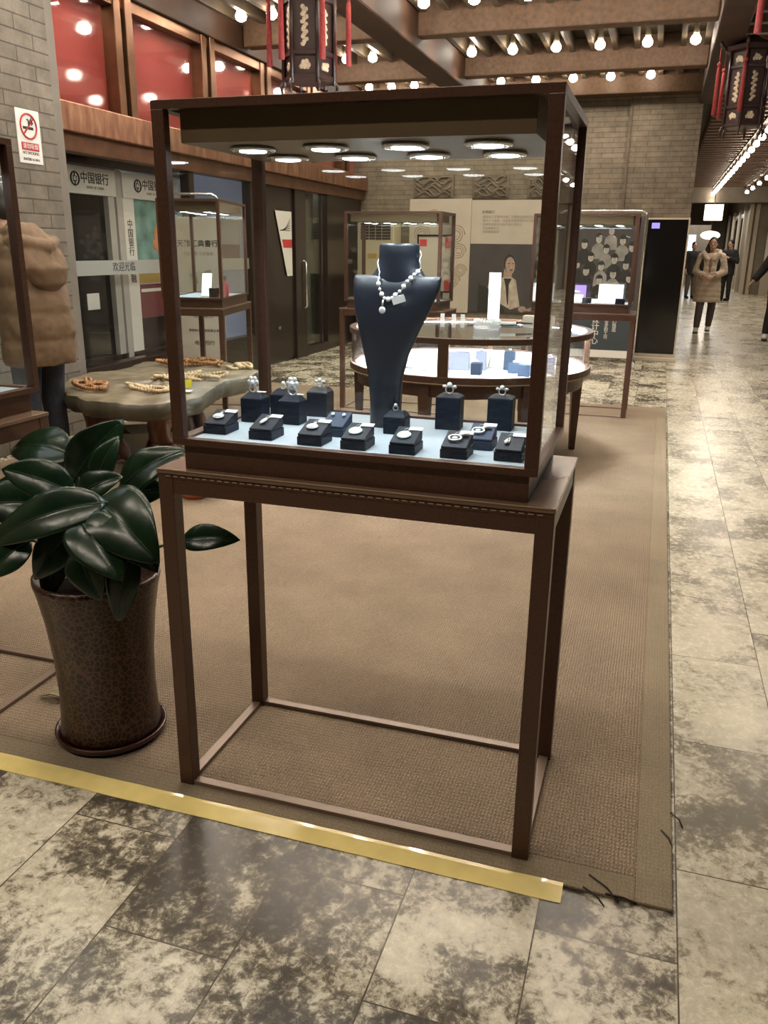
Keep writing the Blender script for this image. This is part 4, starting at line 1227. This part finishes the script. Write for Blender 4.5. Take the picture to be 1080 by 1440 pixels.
# ================================================================== POTTED PLANT
PX, PY = -.335, .165
t = thing('potted_plant', 'dark leaved plant in a tall brown crackle glazed pot beside the front show case', 'plant', (PX, PY, .0105))
MB().lathe([(.001, .012), (.140, .012), (.145, .03), (.141, .08), (.138, .16), (.141, .26), (.153, .38), (.168, .47), (.176, .50), (.176, .515), (.166, .515), (.160, .48), (.001, .46)], 40, cap=False).build('pot', 'pot', t)
MB().lathe([(.001, .0), (.145, .0), (.158, .010), (.163, .026), (.156, .028), (.150, .014), (.001, .012)], 40, cap=False).build('saucer', 'potrim', t)
MB().lathe([(.001, .478), (.158, .474)], 24, cap=False).build('soil', 'soil', t)
LEAVES = [
(-0.478,0.300,0.825, -0.761,0.360,0.805, 0.062), (-0.346,0.120,0.769, -0.526,0.060,0.837, 0.050), (-0.470,0.270,0.750, -0.326,0.340,0.935, 0.062),
(-0.307,0.160,0.790, -0.246,0.200,0.922, 0.034), (-0.310,0.270,0.745, -0.118,0.330,0.866, 0.052), (-0.213,0.080,0.772, -0.558,0.000,0.629, 0.058),
(-0.262,0.100,0.766, -0.020,0.010,0.650, 0.082), (-0.277,0.040,0.735, -0.107,-0.030,0.605, 0.064), (-0.306,0.080,0.691, -0.427,0.020,0.545, 0.052),
(-0.395,0.120,0.610, -0.453,0.080,0.445, 0.034), (-0.099,0.240,0.622, 0.066,0.280,0.632, 0.036), (-0.137,0.060,0.652, -0.167,0.020,0.455, 0.042),
(-0.358,0.140,0.750, -0.215,0.160,0.821, 0.042), (-0.195,0.120,0.695, -0.062,0.060,0.600, 0.050), (-0.581,0.240,0.742, -0.779,0.240,0.600, 0.056),
(-0.355,0.300,0.700, -0.186,0.340,0.738, 0.046), (-0.422,0.200,0.693, -0.640,0.160,0.600, 0.054), (-0.274,0.020,0.660, -0.190,-0.010,0.528, 0.048),
(-0.46,0.14,0.72, -0.70,0.06,0.70, 0.055), (-0.42,0.02,0.66, -0.52,-0.06,0.56, 0.048), (-0.28,0.33,0.72, -0.20,0.44,0.80, 0.05), (-.44, .36, .70, -.60, .46, .74, .05)]
# lush rosette: each leaf is a part of its own
for i, (ax, ay, az, bx, by, bz_, w) in enumerate(LEAVES):
    a = Vector((ax-PX, ay-PY, az-.0105)); b = Vector((bx-PX, by-PY, bz_-.0105))
    L_ = (b-a).length
    out = Vector((a.x, a.y, 0))
    side = (b-a).cross(Vector((0, 0, 1)))
    if side.length < .02: side = Vector((1, 0, 0))
    side.normalize()
    nrm = side.cross(b-a).normalized()
    # let the blades lie open to the front and upwards
    want = Vector((.25, -.75, .62))
    if i in (2, 3, 9, 11, 17): want = Vector((.2, -.95, .15))
    ax_ = (b-a).normalized()
    nrm = (want-ax_*want.dot(ax_)).normalized()
    side = ax_.cross(nrm).normalized()
    ctrl = (a+b)/2+nrm*L_*.18+Vector((0, 0, L_*.06))
    n, mm = 14, 6
    vs = []; rng = random.Random(i)
    tw = rng.uniform(-.35, .35)
    for p in range(n+1):
        tt = p/n
        c = a*(1-tt)**2+ctrl*2*tt*(1-tt)+b*tt*tt
        wid = w*1.12*(sin(pi*min(1, tt**.72)))**.75 if 0 < tt < 1 else .0012
        sd = Matrix.Rotation(tw*tt, 3, ax_) @ side; nn = Matrix.Rotation(tw*tt, 3, ax_) @ nrm
        for q in range(-mm, mm+1):
            s_ = q/mm
            fold = .30*abs(s_)-.22*s_*s_
            wav = .06*sin(tt*9+i)*abs(s_)**2
            vs.append(c+sd*wid*s_+nn*(wid*(fold+wav)))
    k = 2*mm+1
    fs = [(p*k+q, p*k+q+1, (p+1)*k+q+1, (p+1)*k+q) for p in range(n) for q in range(k-1)]
    lf = MB().add(vs, fs, 0, True).build('leaf', 'leaf', t)
    so = lf.modifiers.new('thick', 'SOLIDIFY'); so.thickness = .0016
    rib = []
    for p in range(n):
        tt = p/n
        rib.append(a*(1-tt)**2+ctrl*2*tt*(1-tt)+b*tt*tt+nrm*.0012)
    MB().tube(rib, [.0022*(1-.7*p/n) for p in range(n)], 5, flat=.6).build('midrib', 'rib', lf)
    base = Vector((out.x*.18+rng.uniform(-.02, .02), out.y*.18+rng.uniform(-.02, .02), .47))
    midp = (base+a)/2+Vector((-out.x*.10, -out.y*.10, .05))
    pts = []
    for p in range(9):
        tt = p/8
        pts.append(base*(1-tt)**2+midp*2*tt*(1-tt)+a*tt*tt)
    MB().tube(pts, [.007-.0035*p/8 for p in range(9)], 6).build('stalk', 'stem', t)
t = thing('fallen_leaf', 'withered pale leaf lying on the rug beside the pot', 'leaf', (-.585, .27, .0105), .3)
m = MB()
vs = []
for p in range(9):
    tt = p/8
    for q in range(-2, 3):
        vs.append((-.09+.18*tt, .028*sin(pi*tt)*q/2, .004+.016*sin(pi*tt)*(q/2)**2+.012*sin(tt*6)**2))
m.add(vs, [(p*5+q, p*5+q+1, (p+1)*5+q+1, (p+1)*5+q) for p in range(8) for q in range(4)], 0, True)
o = m.build('blade', 'dry', t); o.modifiers.new('thick', 'SOLIDIFY').thickness = .002

# small red and green plant pot further back on the rug
t = thing('small_plant', 'small red and green leaved plant on the rug behind the big pot', 'plant', (-1.36, 2.42, .0105))
MB().lathe([(.001, 0), (.075, 0), (.09, .05), (.085, .055), (.001, .05)], 20, cap=False).build('bowl', 'redfig', t)
for k in range(14):
    a = k*2.4; r_ = .10+.05*(k % 3)
    e = Vector((r_*cos(a)*1.2, r_*sin(a)*.7, .06+.035*(k % 4)))
    b0 = Vector((.02*cos(a), .02*sin(a), .05)); sd = Vector((-sin(a), cos(a), .2))*.026; md = (b0+e)/2+Vector((0, 0, .03))
    lf = MB().add([b0, md-sd, e, md+sd], [(0, 1, 2), (0, 2, 3)], 0, True).build('leaf', 'stem' if k % 3 else 'redfig', t)
    lf.modifiers.new('thick', 'SOLIDIFY').thickness = .002

# ================================================================== STONE TABLE
t = thing('stone_slab_table', 'long rough edged stone slab table on root wood legs behind the potted plant', 'table', (-2.10, 3.35, .0095))
out = [(-.44, -.60), (-.20, -.80), (.18, -.92), (.46, -.86), (.56, -.62), (.52, -.30), (.44, .0), (.46, .35), (.40, .68), (.16, .86), (-.16, 1.02), (-.46, .98), (-.62, .72), (-.60, .3), (-.66, -.05), (-.58, -.38)]
def smooth_loop(p, n=6):
    r_ = []
    N = len(p)
    for i in range(N):
        p0, p1, p2, p3 = [Vector((*p[(i+k) % N], 0)) for k in (-1, 0, 1, 2)]
        for q in range(n):
            u = q/n
            r_.append(.5*((2*p1)+(-p0+p2)*u+(2*p0-5*p1+4*p2-p3)*u*u+(-p0+3*p1-3*p2+p3)*u**3))
    return r_
lp = smooth_loop(out)
rr = random.Random(9)
jit = [rr.uniform(.97, 1.03) for _ in lp]
m = MB()
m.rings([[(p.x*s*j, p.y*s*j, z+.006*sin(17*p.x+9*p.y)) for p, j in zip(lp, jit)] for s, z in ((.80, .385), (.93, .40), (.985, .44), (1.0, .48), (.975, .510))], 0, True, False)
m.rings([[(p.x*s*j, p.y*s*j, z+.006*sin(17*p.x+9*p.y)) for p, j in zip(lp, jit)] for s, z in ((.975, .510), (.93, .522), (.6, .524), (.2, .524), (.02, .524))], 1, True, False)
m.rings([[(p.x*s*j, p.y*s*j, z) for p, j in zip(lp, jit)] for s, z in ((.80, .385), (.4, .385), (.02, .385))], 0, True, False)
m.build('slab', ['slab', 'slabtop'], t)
def root_leg(cx, cy, r0, seed):
    m = MB(); q = random.Random(seed)
    rr_ = []
    for i in range(12):
        z = .42*i/11
        rr_.append([(cx+(r0*(1.25-.5*sin(pi*i/11))+.25*r0*sin(3*k*pi/9+i*.5)+q.uniform(-.008, .008))*cos(2*pi*k/18), cy+(r0*(1.2-.4*sin(pi*i/11))+.22*r0*sin(4*k*pi/9+i*.4))*sin(2*pi*k/18), z) for k in range(18)])
    m.rings(rr_, 0, True)
    for k in range(4):
        a = q.uniform(0, 6.28)
        m.tube([(cx+r0*.6*cos(a), cy+r0*.6*sin(a), .16), (cx+r0*1.5*cos(a), cy+r0*1.5*sin(a), .05), (cx+r0*2.0*cos(a), cy+r0*2.0*sin(a), .012)], [.05, .035, .014], 8)
    m.build('root_leg', 'root', t)
root_leg(.20, -.42, .085, 1); root_leg(-.33, -.28, .15, 2); root_leg(-.18, .62, .10, 3)
m = MB()
for i in range(9):
    pass
t2 = t
def bead_heap(label, x, y, n, sx, sy, mt, seed, rz=0):
    t = thing('bead_string', label, 'beads', (x, y, .536), rz, 'bead strings on the stone table')
    q = random.Random(seed); m = MB()
    for k in range(n):
        cx, cy = q.uniform(-sx, sx)*.6, q.uniform(-sy, sy)*.6
        ra, rb, ph = q.uniform(.45, 1)*sx*.95, q.uniform(.45, 1)*sy*.95, q.uniform(0, 6)
        z = .010+.010*k*max(.2, 1-math.hypot(cx/sx, cy/sy))
        N = 34
        for a in range(N):
            an = 2*pi*a/N
            m.ell((cx+ra*cos(an+ph), cy+rb*sin(an), z+.006*sin(2*an+ph)), .0135, n=6)
    m.build('strand', mt, t)
bead_heap('orange brown heap of bead strings on the left end of the stone table', -2.30, 2.82, 6, .16, .10, 'bead', 1, -.5)
bead_heap('brown heap of bead strings at the back of the stone table before the lettered banner', -2.28, 3.98, 7, .20, .14, 'bead', 2)
bead_heap('pale bead strings in the middle of the stone table behind the yellow tag', -1.93, 3.38, 5, .18, .12, 'beadp', 3, .6)
bead_heap('pale white beads at the far right end of the stone table', -1.86, 3.98, 4, .09, .10, 'beadp', 4)
bead_heap('small pale stones strewn along the front edge of the stone table', -1.98, 2.92, 3, .22, .07, 'beadp', 5, -.4)
t = thing('yellow_tag', 'bright yellow price tag standing on the stone table', 'tag', (-1.74, 3.02, .536), .3)
MB().box(-.03, .03, -.002, .002, 0, .055, T=Matrix.Rotation(R(-20), 4, 'X')).build('card', 'yellow', t)
t = thing('paper_slip', 'small white paper slip lying on the stone table beside the yellow tag', 'paper', (-1.69, 2.90, .537), .2)
MB().box(-.05, .05, -.03, .03, 0, .003).build('sheet', 'paper', t)
t = thing('cardboard_box', 'flat open cardboard box on the floor under the stone table', 'box', (-2.22, 3.28, .0105), .55)
m = MB()
for x0, x1, y0, y1, z0, z1 in ((-.22, .22, -.16, .16, 0, .006), (-.22, .22, -.16, -.154, 0, .17), (-.22, .22, .154, .16, 0, .17), (-.22, -.214, -.16, .16, 0, .17), (.214, .22, -.16, .16, 0, .17)): m.box(x0, x1, y0, y1, z0, z1)
m.build('body', 'card', t)
t = thing('orange_figurine', 'small orange red carved figurine on the floor beside the stone table leg', 'figurine', (-1.72, 2.70, .0105))
m = MB().ell((0, 0, .05), .07, .05, .05, 12).ell((.01, 0, .12), .045, .04, .06, 12).ell((.02, -.01, .19), .03, .03, .03, 10)
m.tube([(.04, -.01, .14), (.08, -.04, .10), (.07, -.05, .05)], .014, 8).tube([(-.03, -.01, .14), (-.06, -.04, .16), (-.03, -.05, .2)], .014, 8)
fused(m, 'body', 'redfig', t, .006, 2)

# ================================================================== PEOPLE
def V(*a): return Vector(a)
def hand(m, w, d, n, s=1.0, curl=.5, thumb=1):
    """palm from wrist w along d, n = back of the hand; five unequal bent fingers"""
    d = d.normalized(); n = (n-d*n.dot(d)).normalized(); sd = d.cross(n).normalized()*thumb
    pal = w+d*.045*s
    T_ = Matrix((sd, d, n)).transposed().to_4x4(); T_.translation = pal
    m.ell((0, 0, 0), .040*s, .052*s, .016*s, 12, 0, T_)
    for k, (off, ln) in enumerate(((.030, .070), (.010, .080), (-.010, .074), (-.029, .058))):
        p0 = pal+sd*off*s+d*.035*s
        p1 = p0+(d*cos(curl*.5)-n*sin(curl*.5))*ln*.45*s
        p2 = p1+(d*cos(curl*1.5)-n*sin(curl*1.5))*ln*.33*s
        p3 = p2+(d*cos(curl*2.3)-n*sin(curl*2.3))*ln*.27*s
        m.tube([p0, p1, p2, p3], [.0095*s, .0092*s, .0085*s, .007*s], 8)
    p0 = w+d*.022*s+sd*.022*s
    p1 = p0+(sd*.8+d*.7-n*.2).normalized()*.035*s
    p2 = p1+(sd*.3+d*.95-n*.3).normalized()*.030*s
    m.tube([p0, p1, p2], [.012*s, .0105*s, .008*s], 8)

def person(label, loc, rz, H, J, clothes, voxel=.008, hair='short', lean=0.0, skirt=None):
    """J: elbows, wrists, knees, ankles for l and r (metres for a 1.70 m body facing -Y); lean moves chest and head forward"""
    t = thing('person', label, 'person', loc, rz)
    k = H/1.70
    S = Matrix.Scale(k, 4)
    ly = lambda z: -lean*max(0, (z-.9)/.75)
    m = MB()
    hd = V(J.get('hx', 0), -.012+ly(1.58)-J.get('hf', 0), 1.585)
    T_ = S @ Matrix.Translation(hd) @ Euler((J.get('nod', 0), 0, J.get('turn', 0))).to_matrix().to_4x4()
    m.ell((0, .012, .018), .074, .094, .100, 20, 0, T_)
    m.ell((0, -.022, -.050), .055, .062, .068, 16, 0, T_)
    m.ell((0, -.096, -.018), .012, .018, .020, 8, 0, T_)          # nose
    m.tube([(0, -.082, .012), (0, -.100, -.020)], [.008, .012], 8, 0, True, 1, T_)
    m.tube([(-.020, -.082, -.058), (0, -.088, -.058), (.020, -.082, -.058)], .006, 6, 0, True, 1, T_)   # lips
    for q in (-1, 1): m.ell((q*.074, .010, -.010), .010, .018, .028, 8, 0, T_)
    m.tube([S @ V(hd.x*.4, .02+ly(1.40), 1.38), S @ V(hd.x, hd.y+.02, 1.53)], [.062*k, .056*k], 14)
    prof = [(0, .0, .82, .135, .095), (0, .0, .92, .165, .110), (0, ly(1.02), 1.04, .142, .098), (0, ly(1.15), 1.15, .150, .104), (0, ly(1.28), 1.28, .168, .112), (0, ly(1.37), 1.37, .175, .095), (0, ly(1.42), 1.425, .10, .07)]
    m.stack([(a, b_, z, r1, r2) for a, b_, z, r1, r2 in prof], 24, 0, S)
    for s_, q in (('l', -1), ('r', 1)):
        sh = V(q*.175, ly(1.37), 1.375); el, wr = V(*J['el_'+s_]), V(*J['wr_'+s_])
        m.tube([S @ sh, S @ ((sh+el)/2), S @ el, S @ ((el*.6+wr*.4)), S @ wr], [.052*k, .046*k, .040*k, .038*k, .026*k], 12)
        m.ell(S @ sh, .058*k)
        dn = (wr-el).normalized()
        hand(m, S @ wr, dn, V(*J.get('n_'+s_, (q, 0, .2))), k, .55, J.get('th_'+s_, -q))
        kn, an = V(*J['kn_'+s_]), V(*J['an_'+s_])
        hp = V(q*.085, 0, .90)
        m.tube([S @ hp, S @ ((hp+kn)/2), S @ kn, S @ (kn*.6+an*.4), S @ an], [.085*k, .075*k, .055*k, .055*k, .036*k], 14)
        m.ell(S @ kn, .056*k)
        m.tube([S @ (an+V(0, .03, -.035)), S @ (an+V(0, -.06, -.045)), S @ (an+V(0, -.15, -.055))], [.035*k, .036*k, .025*k], 10, 0, True, .8)
        m.tube([S @ an, S @ (an+V(0, 0, -.05))], [.036*k, .04*k], 10)
    fused(m, 'body', 'skin', t, voxel, 2)
    # eyes
    for q in (-1, 1):
        MB().ell((q*.030, -.080, .008), .011, .007, .006, 10, 0, T_).build('eye', 'paper', t)
        MB().ell((q*.030, -.086, .008), .0055, .003, .0055, 8, 0, T_).build('iris', 'hair', t)
        MB().tube([(q*.045, -.080, .028), (q*.030, -.088, .032), (q*.015, -.087, .029)], .004, 6, 0, True, 1, T_).build('eyebrow', 'hair', t)
    # hair
    m = MB()
    m.ell((0, .026, .034), .084, .096, .100, 20, 0, T_)
    m.ell((0, .060, -.02), .074, .060, .085, 16, 0, T_)
    if hair == 'long':
        m.tube([(-.06, .03, .0), (-.085, .02, -.09), (-.10, -.02, -.20), (-.11, -.04, -.27)], [.04, .045, .04, .02], 10, 0, True, 1, T_)
        m.ell((0, .10, .02), .05, .045, .05, 12, 0, T_)
    fused(m, 'hair', 'hair', t, .010, 2)
    # trousers
    m = MB()
    m.stack([(0, 0, .80, .155, .115), (0, 0, .92, .178, .122), (0, ly(1.0), 1.02, .155, .11)], 24, 0, S)
    for s_, q in (('l', -1), ('r', 1)):
        kn, an = V(*J['kn_'+s_]), V(*J['an_'+s_]); hp = V(q*.085, 0, .90)
        m.tube([S @ hp, S @ ((hp+kn)/2), S @ kn, S @ (kn*.5+an*.5), S @ (an+V(0, 0, .0))], [.095*k, .090*k, .072*k, .068*k, .054*k], 14)
    fused(m, 'trousers', clothes['trousers'], t, voxel*1.3, 2)
    for s_ in 'lr':
        an = V(*J['an_'+s_])
        m = MB()
        m.tube([S @ (an+V(0, .055, -.045)), S @ (an+V(0, -.03, -.035)), S @ (an+V(0, -.12, -.050)), S @ (an+V(0, -.185, -.060))], [.040*k, .048*k, .046*k, .030*k], 12, 0, True, .85)
        m.tube([S @ (an+V(0, .01, .01)), S @ (an+V(0, .01, -.05))], [.046*k, .046*k], 12)
        sh_ = fused(m, 'shoe', clothes['shoe'], t, .007, 2)
        m = MB(); pts = [(an.x+.048*cos(a*pi/10), an.y-.065+.130*sin(a*pi/10)) for a in range(20)]
        m.prism([(x*k, y*k) for x, y in pts], (an.z-.094)*k, (an.z-.070)*k)
        m.build('sole', clothes.get('sole', 'soled'), sh_, .004)
    # coat
    c = clothes['coat']
    m = MB(); cp = clothes['cprof']
    m.stack([(a, b_+ly(z), z, r1, r2) for a, b_, z, r1, r2 in cp], 32, 0, S, 2.3)
    for s_, q in (('l', -1), ('r', 1)):
        sh = V(q*.178, ly(1.37), 1.36); el, wr = V(*J['el_'+s_]), V(*J['wr_'+s_])
        g = clothes.get('sleeve', .070)
        p = []; rs = []
        for i in range(9):
            u = i/8
            p.append(sh.lerp(el, u)); rs.append(g*(1.06-.12*u)*(1+clothes.get('puff', 0)*cos(i*pi)))
        for i in range(1, 8):
            u = i/8*.98
            p.append(el.lerp(wr, u)); rs.append(g*(.94-.22*u)*(1+clothes.get('puff', 0)*cos(i*pi)))
        m.tube([S @ a for a in p], [r_*k for r_ in rs], 14)
        m.ell(S @ (sh+V(-q*.006, .0, .004)), g*1.12*k, g*1.12*k, g*1.10*k, 14)
        m.ell(S @ (sh+V(-q*.055, .0, .010)), g*1.05*k, g*1.08*k, g*.98*k, 14)
    for a in clothes.get('extra', []): a(m, S, ly)
    folds(fused(m, 'coat', c, t, clothes.get('cvox', .014), clothes.get('csm', 2)), clothes.get('fold', .012))
    for nme, mt, fn in clothes.get('parts', []):
        m = MB(); fn(m, S, ly)
        folds(fused(m, nme, mt, t, .010, 2), clothes.get('fold', .012))
    return t

STAND = dict(kn_l=(-.095, -.01, .49), kn_r=(.095, -.01, .49), an_l=(-.10, .01, .095), an_r=(.10, .01, .095),
             el_l=(-.24, .02, 1.10), wr_l=(-.22, -.06, .86), el_r=(.24, .02, 1.10), wr_r=(.22, -.06, .86))

# near man in a tan quilted jacket, bending over the show case at left
def puffs(z0, z1, n, rx, ry, y=0.0, bulge=.022):
    r_ = []
    for i in range(n*4+1):
        u = i/(n*4)
        z = z0+(z1-z0)*u
        b_ = bulge*abs(sin(pi*n*u))**.6
        r_.append((0, y, z, rx(u)+b_, ry(u)+b_))
    return r_
cp = puffs(.70, 1.30, 4, lambda u: .215-.015*u, lambda u: .165-.005*u+.02*sin(pi*u),   .03, .008)+[(0, .02, 1.36, .205, .155), (0, .01, 1.42, .15, .12), (0, .0, 1.46, .10, .09)]
def hood(m, S, ly):
    o = ly(1.40); S = S @ Matrix.Translation((0, .01, -.055))
    m.stack([(0, .20+o, 1.17, .040, .030), (0, .215+o, 1.22, .12, .058), (0, .19+o, 1.31, .165, .095), (0, .13+o, 1.40, .175, .115), (0, .085+o, 1.46, .155, .12), (0, .06+o, 1.52, .115, .095), (0, .05+o, 1.56, .08, .06)], 24, 0, S)
    m.tube([S @ V(-.15, .0+o, 1.44), S @ V(-.12, .16+o, 1.45), S @ V(0, .215+o, 1.42), S @ V(.12, .16+o, 1.45), S @ V(.15, .0+o, 1.44)], [.035, .045, .05, .045, .035], 12)
    m.tube([S @ V(-.07, -.13+o, 1.44), S @ V(-.13, -.03+o, 1.47), S @ V(-.11, .06+o, 1.50), S @ V(0, .10+o, 1.52), S @ V(.11, .06+o, 1.50), S @ V(.13, -.03+o, 1.47), S @ V(.07, -.13+o, 1.44)], .038, 12)
J = dict(STAND, el_l=(-.27, -.14, 1.12), wr_l=(-.20, -.38, 1.02), el_r=(.27, -.14, 1.12), wr_r=(.20, -.38, 1.02), n_l=(-.2, 0, 1), n_r=(.2, 0, 1), th_l=-1, th_r=1, nod=.35, hf=.09)
person('person in tan quilted hooded jacket and dark jeans bending over the cropped show case', (-2.46, 2.52, .0105), -pi/2-.12, 1.72,
       J, dict(trousers='denim', shoe='blackc', coat='tan', cprof=cp, sleeve=.085, puff=.02, parts=[('hood', 'tan', hood)], fold=.022, cvox=.010, csm=2), .008, 'short', .10)

# woman walking towards the viewer
cp = puffs(.56, 1.20, 7, lambda u: .235-.06*u+.01*sin(pi*u), lambda u: .155-.02*u, 0, .008)+[(0, 0, 1.30, .195, .135), (0, 0, 1.38, .19, .115), (0, 0, 1.43, .12, .09)]
def collar(m, S, ly):
    m.tube([S @ V(-.05, -.13, 1.30), S @ V(-.13, -.09, 1.40), S @ V(-.13, .03, 1.45), S @ V(0, .11, 1.47), S @ V(.13, .03, 1.45), S @ V(.13, -.09, 1.40), S @ V(.05, -.13, 1.30)], [.03, .045, .045, .05, .045, .045, .03], 12)
def inner(m, S, ly):
    m.stack([(0, -.085, .98, .03, .06), (0, -.085, 1.15, .055, .062), (0, -.065, 1.32, .065, .075), (0, -.03, 1.40, .055, .06), (0, -.02, 1.44, .05, .05)], 16, 0, S)
def vest(q):
    def f(m, S, ly):
        m.tube([S @ V(q*.13, -.085, 1.34), S @ V(q*.145, -.105, 1.22), S @ V(q*.13, -.125, 1.08)], [.02, .036, .02], 10, 0, True, .8)
    return f
J = dict(STAND, el_l=(-.245, .0, 1.10), wr_l=(-.075, -.235, 1.03), el_r=(.245, .0, 1.10), wr_r=(.075, -.235, 1.03), n_l=(-.2, -1, .3), n_r=(.2, -1, .3), th_l=-1, th_r=1,
         kn_l=(-.10, -.07, .49), an_l=(-.115, -.10, .095), kn_r=(.10, .04, .49), an_r=(.075, .16, .115))
person('person in long beige padded coat and dark trousers walking with clasped hands', (1.945, 14.85, 0), R(-6), 1.66,
       J, dict(trousers='greyc', shoe='shoe', coat='beige', cprof=cp, sleeve=.072, puff=.03, extra=[collar], parts=[('inner_jumper', 'mauve', inner), ('vest_panel', 'blackc', vest(-1)), ('vest_panel', 'blackc', vest(1))], cvox=.012), .007, 'long')

dcp = [(0, 0, .72, .19, .135), (0, 0, .95, .195, .14), (0, 0, 1.10, .185, .13), (0, 0, 1.30, .205, .14), (0, 0, 1.38, .195, .12), (0, 0, 1.44, .10, .09)]
J = dict(STAND, el_l=(-.26, -.04, 1.12), wr_l=(-.10, -.28, 1.24), el_r=(.26, .0, 1.10), wr_r=(.10, -.26, 1.22), n_l=(-.5, -.5, .6), n_r=(.5, -.5, .6), nod=.25)
person('person all in black looking down at raised hands by the far stone corner', (3.02, 26.3, 0), R(-35), 1.76,
       J, dict(trousers='blackc', shoe='blackc', coat='blackc', cprof=dcp, sleeve=.075), .010)
J = dict(STAND, el_l=(-.30, -.02, 1.12), wr_l=(-.44, -.10, .92), el_r=(.25, .10, 1.10), wr_r=(.24, .05, .86), kn_l=(-.10, -.12, .50), an_l=(-.13, -.22, .10), kn_r=(.09, .02, .50), an_r=(.08, .26, .15))
person('person in black with one arm swung out, cut off by the photo edge', (3.06, 14.1, 0), R(-8), 1.74,
       J, dict(trousers='blackc', shoe='shoe', coat='blackc', cprof=dcp, sleeve=.075), .010)
person('distant person in dark jacket in front of the blue lit shop display', (2.02, 27.0, 0), R(20), 1.70,
       dict(STAND), dict(trousers='greyc', shoe='blackc', coat='blackc', cprof=dcp, sleeve=.075), .012)

# ================================================================== FAR CORRIDOR
t = thing('lamp_box', 'glowing cream box lamp hanging at the far end of the corridor', 'lamp', (2.49, 28.0, 2.37))
MB().box(-.27, .27, -.14, .14, 0, .47).build('shade', 'lamps', t, .01)
MB().tube([(0, 0, .47), (0, 0, 1.38)], .015, 6).build('cord', 'dframe', t)
t = thing('shop_light_panel', 'tall blue white lit shop display at the far end of the corridor', 'display', (2.35, 38.0, 0))
MB().box(-.30, .02, -.03, .2, .85, 2.1).build('panel', 'screenb', t)
MB().box(-.6, .6, .0, .3, 0, 2.5).build('surround', 'facade', t)
t = thing('round_lamp', 'oval glowing lamp below the box lamp at the far end of the corridor', 'lamp', (2.75, 34.0, 2.02))
MB().ell((0, 0, 0), .36, .2, .16, 16).build('globe', 'lamps', t)
MB().tube([(0, 0, .14), (0, 0, 1.73)], .012, 6).build('cord', 'dframe', t)
t = thing('light_panel_sign', 'pale lit wall panel beyond the person at the right edge', 'sign', (4.75, 30.9, 0))
MB().box(-.30, .30, -.08, .0, .9, 2.1).build('panel', 'white', t)
MB().box(-.33, .33, -.06, .0, .0, .9).build('stand', 'facadel', t)
light('far_hall_fill', 'AREA', (2.6, 36, 2.9), 160, (1, .95, .88), shape='RECTANGLE', size=2, size_y=8)  # unseen area light added to brighten the far corridor, no fitting there
